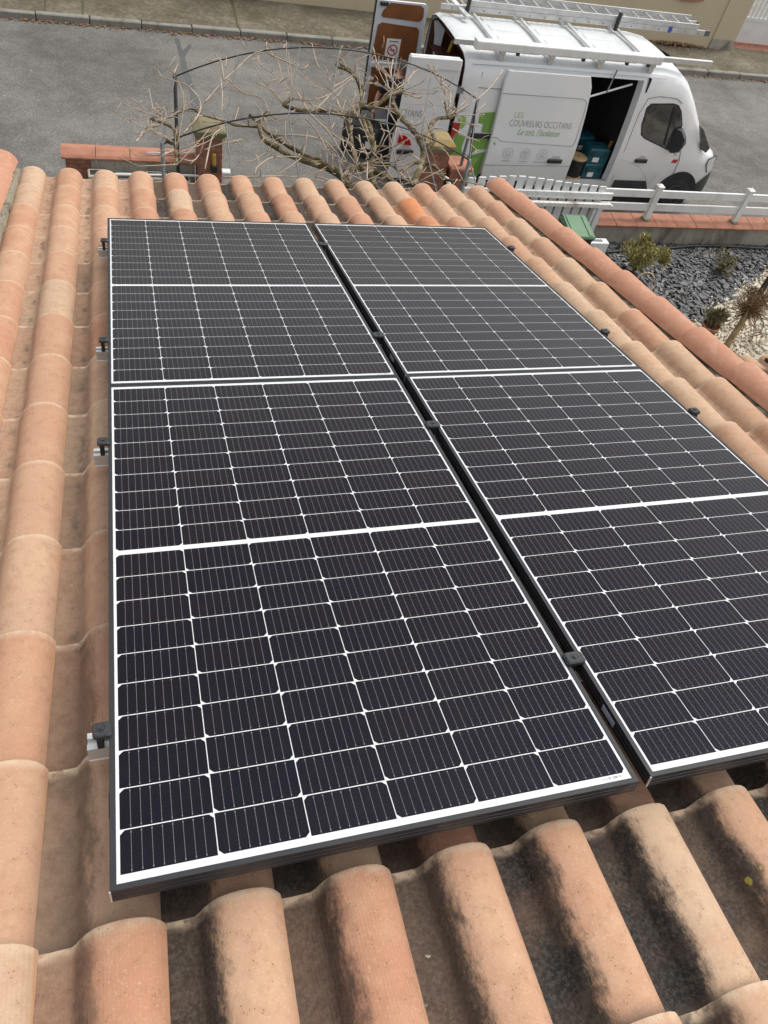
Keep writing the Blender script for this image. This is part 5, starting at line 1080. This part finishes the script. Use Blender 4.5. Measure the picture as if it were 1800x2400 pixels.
# ------------------------------------------------------------------ pollarded tree trained over the arbor
LIMBS=[
 ([(2.45,7.46,2.43),(2.33,7.8,2.42),(2.11,7.9,2.44),(1.88,8.09,2.42),(1.75,8.26,2.42),(1.64,8.37,2.44),(1.6,8.5,2.48),(1.63,8.77,2.47),(1.75,8.95,2.47)],0.042,0.022),
 ([(2.32,7.78,2.43),(2.22,7.92,2.45),(2.11,8.05,2.43),(1.96,8.23,2.42),(1.81,8.42,2.42),(1.69,8.58,2.43),(1.61,8.64,2.48),(1.53,8.85,2.48)],0.030,0.016),
 ([(1.62,8.59,2.47),(1.55,8.6,2.47),(1.33,8.69,2.43),(1.25,8.77,2.43),(0.98,8.83,2.46),(0.85,8.94,2.47),(0.57,8.63,2.48)],0.014,0.006),
 ([(2.87,8.11,2.48),(2.97,8.49,2.42),(2.98,8.98,2.46),(2.72,9.09,2.46),(2.53,9.17,2.45),(2.32,9.18,2.42),(2.13,9.15,2.45),(2.01,9.31,2.42),(2.13,9.39,2.48)],0.030,0.022),
 ([(2.6,7.84,2.48),(2.66,8.31,2.45),(2.72,8.65,2.43),(2.75,8.98,2.48)],0.022,0.020),
 ([(3.1,10.87,2.46),(2.9,10.44,2.48),(3.02,10.31,2.48),(3.1,10.25,2.45),(3.13,9.91,2.44),(2.98,9.34,2.46),(2.81,9.19,2.44)],0.016,0.020),
 ([(0.54,8.28,2.42),(0.62,8.2,2.43),(0.65,8.36,2.48),(0.57,8.65,2.41),(0.4,8.76,2.41)],0.022,0.013),
 ([(0.61,7.7,2.46),(0.62,8.01,2.43),(0.62,8.17,2.45)],0.016,0.018),
 ([(2.82,9.19,2.45),(3.01,9.35,2.44),(3.14,9.27,2.49),(3.47,9.74,2.43),(3.68,9.89,2.44)],0.024,0.030),
 ([(3.2,7.48,2.43),(3.29,7.68,2.46),(3.47,8.06,2.43),(3.55,8.3,2.44),(3.55,8.45,2.47),(3.57,8.75,2.44),(3.52,8.93,2.45),(3.44,9.09,2.48),(3.5,9.59,2.42),(3.58,9.97,2.41)],0.038,0.026),
 ([(3.56,8.32,2.43),(3.76,8.54,2.47),(3.79,8.85,2.46),(3.93,9.13,2.43),(4.03,9.2,2.44),(4.24,9.29,2.42)],0.030,0.020),
 ([(4.15,9.23,2.45),(4.22,9.48,2.41),(4.21,9.59,2.47)],0.018,0.012),
 ([(2.79,9.04,2.48),(2.91,8.89,2.49),(2.91,8.63,2.47),(2.91,8.35,2.49),(2.91,8.23,2.41)],0.028,0.024),
 ([(2.93,8.34,2.43),(3.01,8.27,2.49),(3.15,8.3,2.47)],0.018,0.012),
 ([(2.21,7.9,2.44),(2.33,7.64,2.49),(2.42,7.42,2.46)],0.034,0.030),
 ([(2.58,7.76,2.48),(2.81,7.8,2.43),(2.95,7.66,2.43),(3.0,7.46,2.45)],0.030,0.030),
 ([(2.44,7.49,2.42),(2.44,7.7,2.44),(2.47,7.73,2.49),(2.67,7.93,2.44),(3.04,8.02,2.41),(3.14,7.84,2.41)],0.022,0.014),
 ([(3.13,7.82,2.42),(3.33,7.95,2.47),(3.52,8.03,2.44),(3.64,7.87,2.43),(3.67,7.7,2.42),(3.82,7.56,2.49)],0.020,0.014),
 ([(2.98,10.56,2.44),(3.1,10.47,2.43),(3.14,10.31,2.41),(3.12,9.9,2.41),(3.05,9.51,2.42),(2.9,9.23,2.46)],0.014,0.016),
 ([(2.9,8.21,2.42),(2.85,8.07,2.41),(2.74,7.77,2.45),(2.74,7.45,2.43)],0.026,0.032),
]
TWIGS=[
 [(1.26,9.18,2.71),(1.48,9.5,2.75),(1.66,9.77,2.78),(1.9,10.09,2.74)],
 [(1.22,9.16,2.74),(1.2,8.78,2.72),(1.14,8.34,2.74)],
 [(1.39,9.97,2.41),(1.54,9.65,2.39),(1.75,9.38,2.45),(1.78,9.08,2.45)],
 [(0.72,8.23,2.53),(0.9,8.59,2.55),(0.97,8.94,2.55),(0.88,9.31,2.55),(0.73,9.44,2.55),(0.51,9.42,2.61)],
 [(0.21,9.27,2.4),(0.33,8.85,2.49),(0.45,8.69,2.46)],
 [(1.75,9.85,2.74),(1.73,9.47,2.79),(1.89,9.27,2.76),(1.96,8.82,2.78)],
 [(1.93,10.3,2.66),(2.04,10.1,2.62),(2.01,9.55,2.63),(2.02,9.04,2.7)],
 [(1.9,9.87,2.76),(2.13,9.84,2.7),(2.25,9.61,2.73),(2.36,9.73,2.74)],
 [(1.66,9.31,2.66),(1.83,9.2,2.63),(1.92,8.88,2.64)],
 [(2.08,9.03,2.62),(2.28,8.92,2.68),(2.54,9.11,2.69),(2.96,9.79,2.6)],
 [(2.16,9.38,2.79),(2.31,9.15,2.76),(2.52,9.12,2.69)],
 [(2.56,10.52,2.68),(2.47,9.67,2.76),(2.57,9.46,2.73),(2.57,9.18,2.67)],
 [(2.2,8.89,2.47),(2.28,8.61,2.47),(2.31,8.18,2.48),(2.25,7.8,2.5)],
 [(1.79,8.51,2.43),(2.1,8.36,2.52),(2.33,8.44,2.43),(2.37,7.99,2.51),(2.46,7.84,2.44)],
 [(2.16,8.5,2.71),(2.25,8.2,2.72),(2.38,8.03,2.69),(2.48,7.84,2.72),(2.57,7.75,2.65)],
 [(1.36,7.26,2.62),(1.4,7.34,2.67),(1.6,7.57,2.66),(1.88,7.65,2.63),(1.88,7.58,2.64),(1.6,7.33,2.59)],
 [(0.63,8.0,2.42),(0.87,8.21,2.41),(1.07,8.36,2.45),(1.27,8.91,2.42)],
 [(0.64,7.88,2.43),(0.78,7.75,2.48),(0.88,8.0,2.45)],
 [(1.38,8.35,2.44),(1.12,8.22,2.44),(0.95,8.24,2.36)],
 [(0.87,7.41,2.58),(1.01,8.02,2.62),(1.17,8.34,2.57)],
 [(1.06,7.44,2.48),(1.45,7.4,2.53),(1.77,7.59,2.44),(2.17,7.53,2.44)],
 [(2.13,9.11,2.66),(2.19,8.81,2.62),(2.29,8.47,2.61)],
 [(0.7,9.22,2.73),(0.77,9.62,2.66)],
 [(0.71,9.26,2.68),(0.61,9.37,2.69)],
 [(1.27,9.26,2.69),(1.28,9.66,2.72),(1.24,9.98,2.66)],
 [(1.33,9.62,2.67),(1.38,9.94,2.67)],
 [(1.31,8.52,2.56),(1.39,8.82,2.58)],
 [(2.09,10.09,2.74),(2.22,10.5,2.67)],
 [(1.69,10.85,2.51),(1.71,10.63,2.51)],
 [(1.96,10.51,2.65),(1.94,10.43,2.61)],
 [(0.47,8.92,2.52),(0.56,8.71,2.47)],
 [(0.53,8.4,2.72),(0.55,8.24,2.68)],
 [(0.21,7.76,2.65),(0.31,8.04,2.62),(0.35,8.05,2.68),(0.45,8.19,2.63)],
 [(0.39,7.98,2.7),(0.5,7.94,2.76)],
 [(2.54,9.1,2.69),(2.3,8.75,2.67),(2.2,8.69,2.64)],
 [(2.56,9.17,2.66),(2.68,9.58,2.69),(2.69,9.71,2.63)],
 [(2.75,9.66,2.39),(2.7,9.06,2.46),(2.73,8.73,2.4),(2.64,7.93,2.47)],
 [(1.03,8.99,2.54),(1.24,9.48,2.52)],
 [(3.5,10.86,2.58),(3.38,10.02,2.61),(3.35,9.42,2.66)],
 [(3.81,10.84,2.48),(3.68,10.45,2.45),(3.63,10.1,2.44)],
 [(3.44,10.3,2.36),(3.47,9.9,2.45),(3.56,9.69,2.44)],
 [(3.6,9.52,2.71),(3.79,9.81,2.73),(3.98,10.11,2.65)],
 [(3.56,9.47,2.6),(3.75,9.34,2.61),(3.77,9.32,2.65)],
 [(4.07,10.16,2.71),(4.16,9.95,2.63),(4.1,9.46,2.68),(4.02,9.09,2.68)],
 [(4.18,10.2,2.67),(4.15,9.8,2.69),(4.18,9.78,2.64)],
 [(4.07,9.55,2.72),(4.13,9.41,2.73),(4.08,9.13,2.76),(3.95,8.78,2.75)],
 [(5.47,10.75,2.48),(5.04,10.11,2.49),(4.68,9.65,2.52),(4.17,9.1,2.56)],
 [(3.96,8.73,2.7),(4.31,9.15,2.7),(4.5,9.3,2.75)],
 [(4.19,9.18,2.49),(4.72,9.37,2.45)],
 [(4.16,9.05,2.47),(4.5,8.99,2.48)],
 [(3.98,8.59,2.6),(4.04,8.29,2.66),(4.22,8.25,2.63)],
 [(3.37,9.48,2.41),(3.33,8.84,2.5),(3.31,8.46,2.5)],
 [(2.26,8.17,2.73),(2.32,8.01,2.7),(2.39,7.53,2.68)],
 [(2.34,8.4,2.46),(2.39,8.0,2.53),(2.41,7.7,2.53)],
 [(2.69,8.21,2.64),(2.65,7.9,2.65),(2.68,7.69,2.65)],
 [(2.52,7.11,2.7),(2.58,7.37,2.76)],
 [(3.85,9.22,2.64),(3.83,8.96,2.68),(3.81,8.87,2.61)],
 [(2.66,9.59,2.55),(2.83,9.78,2.54),(3.05,10.05,2.54)],
 [(2.63,9.41,2.47),(2.84,9.77,2.47),(2.72,9.9,2.56)],
 [(3.44,9.7,2.54),(3.52,10.24,2.52),(3.43,10.37,2.52)],
 [(3.44,9.4,2.67),(3.64,9.63,2.67)],
 [(3.52,9.31,2.66),(3.63,9.28,2.67)],
 [(4.6,9.19,2.66),(4.4,8.97,2.65)],
 [(4.2,8.43,2.49),(4.29,8.35,2.45)],
 [(3.41,10.18,2.39),(3.18,10.02,2.46)],
 [(3.56,10.43,2.48),(3.42,10.31,2.51)],
 [(3.45,9.7,2.68),(3.54,10.27,2.69)],
 [(3.14,9.25,2.5),(3.23,9.01,2.59),(3.4,9.09,2.5)],
 [(2.94,7.3,2.7),(2.97,7.14,2.7)],
 [(3.0,7.25,2.73),(3.04,7.1,2.67)],
 [(2.71,7.78,2.59),(2.7,8.05,2.62)],
]

def smooth_path(P, sub=3):
    P = [Vector(p) for p in P]; out = []
    for i in range(len(P) - 1):
        p0, p1, p2, p3 = P[max(i-1, 0)], P[i], P[i+1], P[min(i+2, len(P)-1)]
        for k in range(sub):
            t_ = k / sub; out.append(.5 * ((2*p1) + (p2-p0)*t_ + (2*p0-5*p1+4*p2-p3)*t_*t_ + (3*p1-p0-3*p2+p3)*t_**3))
    return out + [P[-1]]
TB = Vector((2.85, 6.75, 0))
tree = thing('pollarded_tree', 'bare pollarded tree with mossy limbs spread over the arbor', 'tree', TB)
rt2 = random.Random(21)
def limb(P, r0, r1, knob=True, name='limb'):
    Q = smooth_path(P, 3); n = len(Q); rr = [(r0 + (r1 - r0) * i / (n - 1)) * (1 + rt2.uniform(-.14, .20)) for i in range(n)]
    if knob: rr[-1] *= 1.35
    b = MB(); b.tube([p - TB for p in Q], rr, 9); return b.build(name, M['bark'], tree, smooth=True)
b = MB(); b.tube([(0, 0, -.05), (.01, .01, .5), (-.02, .03, 1.2), (.0, .04, 1.75)], [.15, .12, .105, .10], 14); b.build('trunk', M['bark'], tree, smooth=True)
CR = (2.85, 6.79, 1.70)
for T_ in ((2.45, 7.46, 2.43), (3.12, 7.40, 2.44), (2.62, 7.42, 2.42), (2.78, 7.38, 2.43)): limb([CR, ((CR[0] + T_[0]) / 2, (CR[1] + T_[1]) / 2 - .05, 2.15), T_], .07, .042, False)
for P, r0, r1 in LIMBS: limb(P, r0, r1)
for P in TWIGS:
    Q = smooth_path(P, 3); n = len(Q); b = MB(); r0 = rt2.uniform(.0075, .012); b.tube([p - TB for p in Q], [r0 * (1 - .55 * i / (n - 1)) for i in range(n)], 5); tw_ = b.build('twig', M['twig'], tree, smooth=True)
# short spurs and shoots along the limbs
b = MB(); 
for P, r0, r1 in LIMBS:
    Q = smooth_path(P, 3)
    for i in range(len(Q)):
        if rt2.random() < .60:
            d = Vector((rt2.gauss(0, .7), rt2.gauss(0, .7), rt2.uniform(-.2, .9))).normalized(); L = rt2.uniform(.03, .10) if rt2.random() < .55 else rt2.uniform(.15, .42); p = Q[i] - TB
            k = d.orthogonal() * L * rt2.uniform(-.2, .2); b.tube([p, p + d * L * .5 + k, p + d * L], [.009, .007, .004], 5)
for P in TWIGS:
    Q = smooth_path(P, 3)
    for i in range(1, len(Q)):
        if rt2.random() < .42:
            d = Vector((rt2.gauss(0, .8), rt2.gauss(0, .8), rt2.uniform(-.3, .8))).normalized(); L = rt2.uniform(.04, .22); p = Q[i] - TB; b.tube([p, p + d * L * .5 + d.orthogonal() * L * .1, p + d * L], [.006, .005, .0028], 4)
for i in range(90):
    # loose long shoots thrown up from the pollard heads
    P, r0, r1 = rt2.choice(LIMBS); p = Vector(P[rt2.choice((-1, -1, -2, 0, len(P) // 2))]) - TB; a = rt2.uniform(0, 6.28); L = rt2.uniform(.25, .75)
    d = Vector((math.cos(a), math.sin(a), rt2.uniform(.05, .8))).normalized(); k = d.orthogonal().normalized() * L * rt2.uniform(-.25, .25); m1 = p + d * L * .35 + k * .6; m2 = p + d * L * .7 + k; e2 = p + d * L + k * .7 + Vector((0, 0, rt2.uniform(-.05, .12)))
    b.tube([p, m1, m2, e2], [.0065, .0058, .0048, .0030], 4)
    for q_ in (m1, m2):
        if rt2.random() < .6:
            d2 = (d + Vector((rt2.gauss(0, .8), rt2.gauss(0, .8), rt2.gauss(.2, .5)))).normalized(); b.tube([q_, q_ + d2 * rt2.uniform(.05, .20)], [.0045, .0025], 4)
tag(b.build('shoots', M['twig'], tree, smooth=True), kind='stuff')
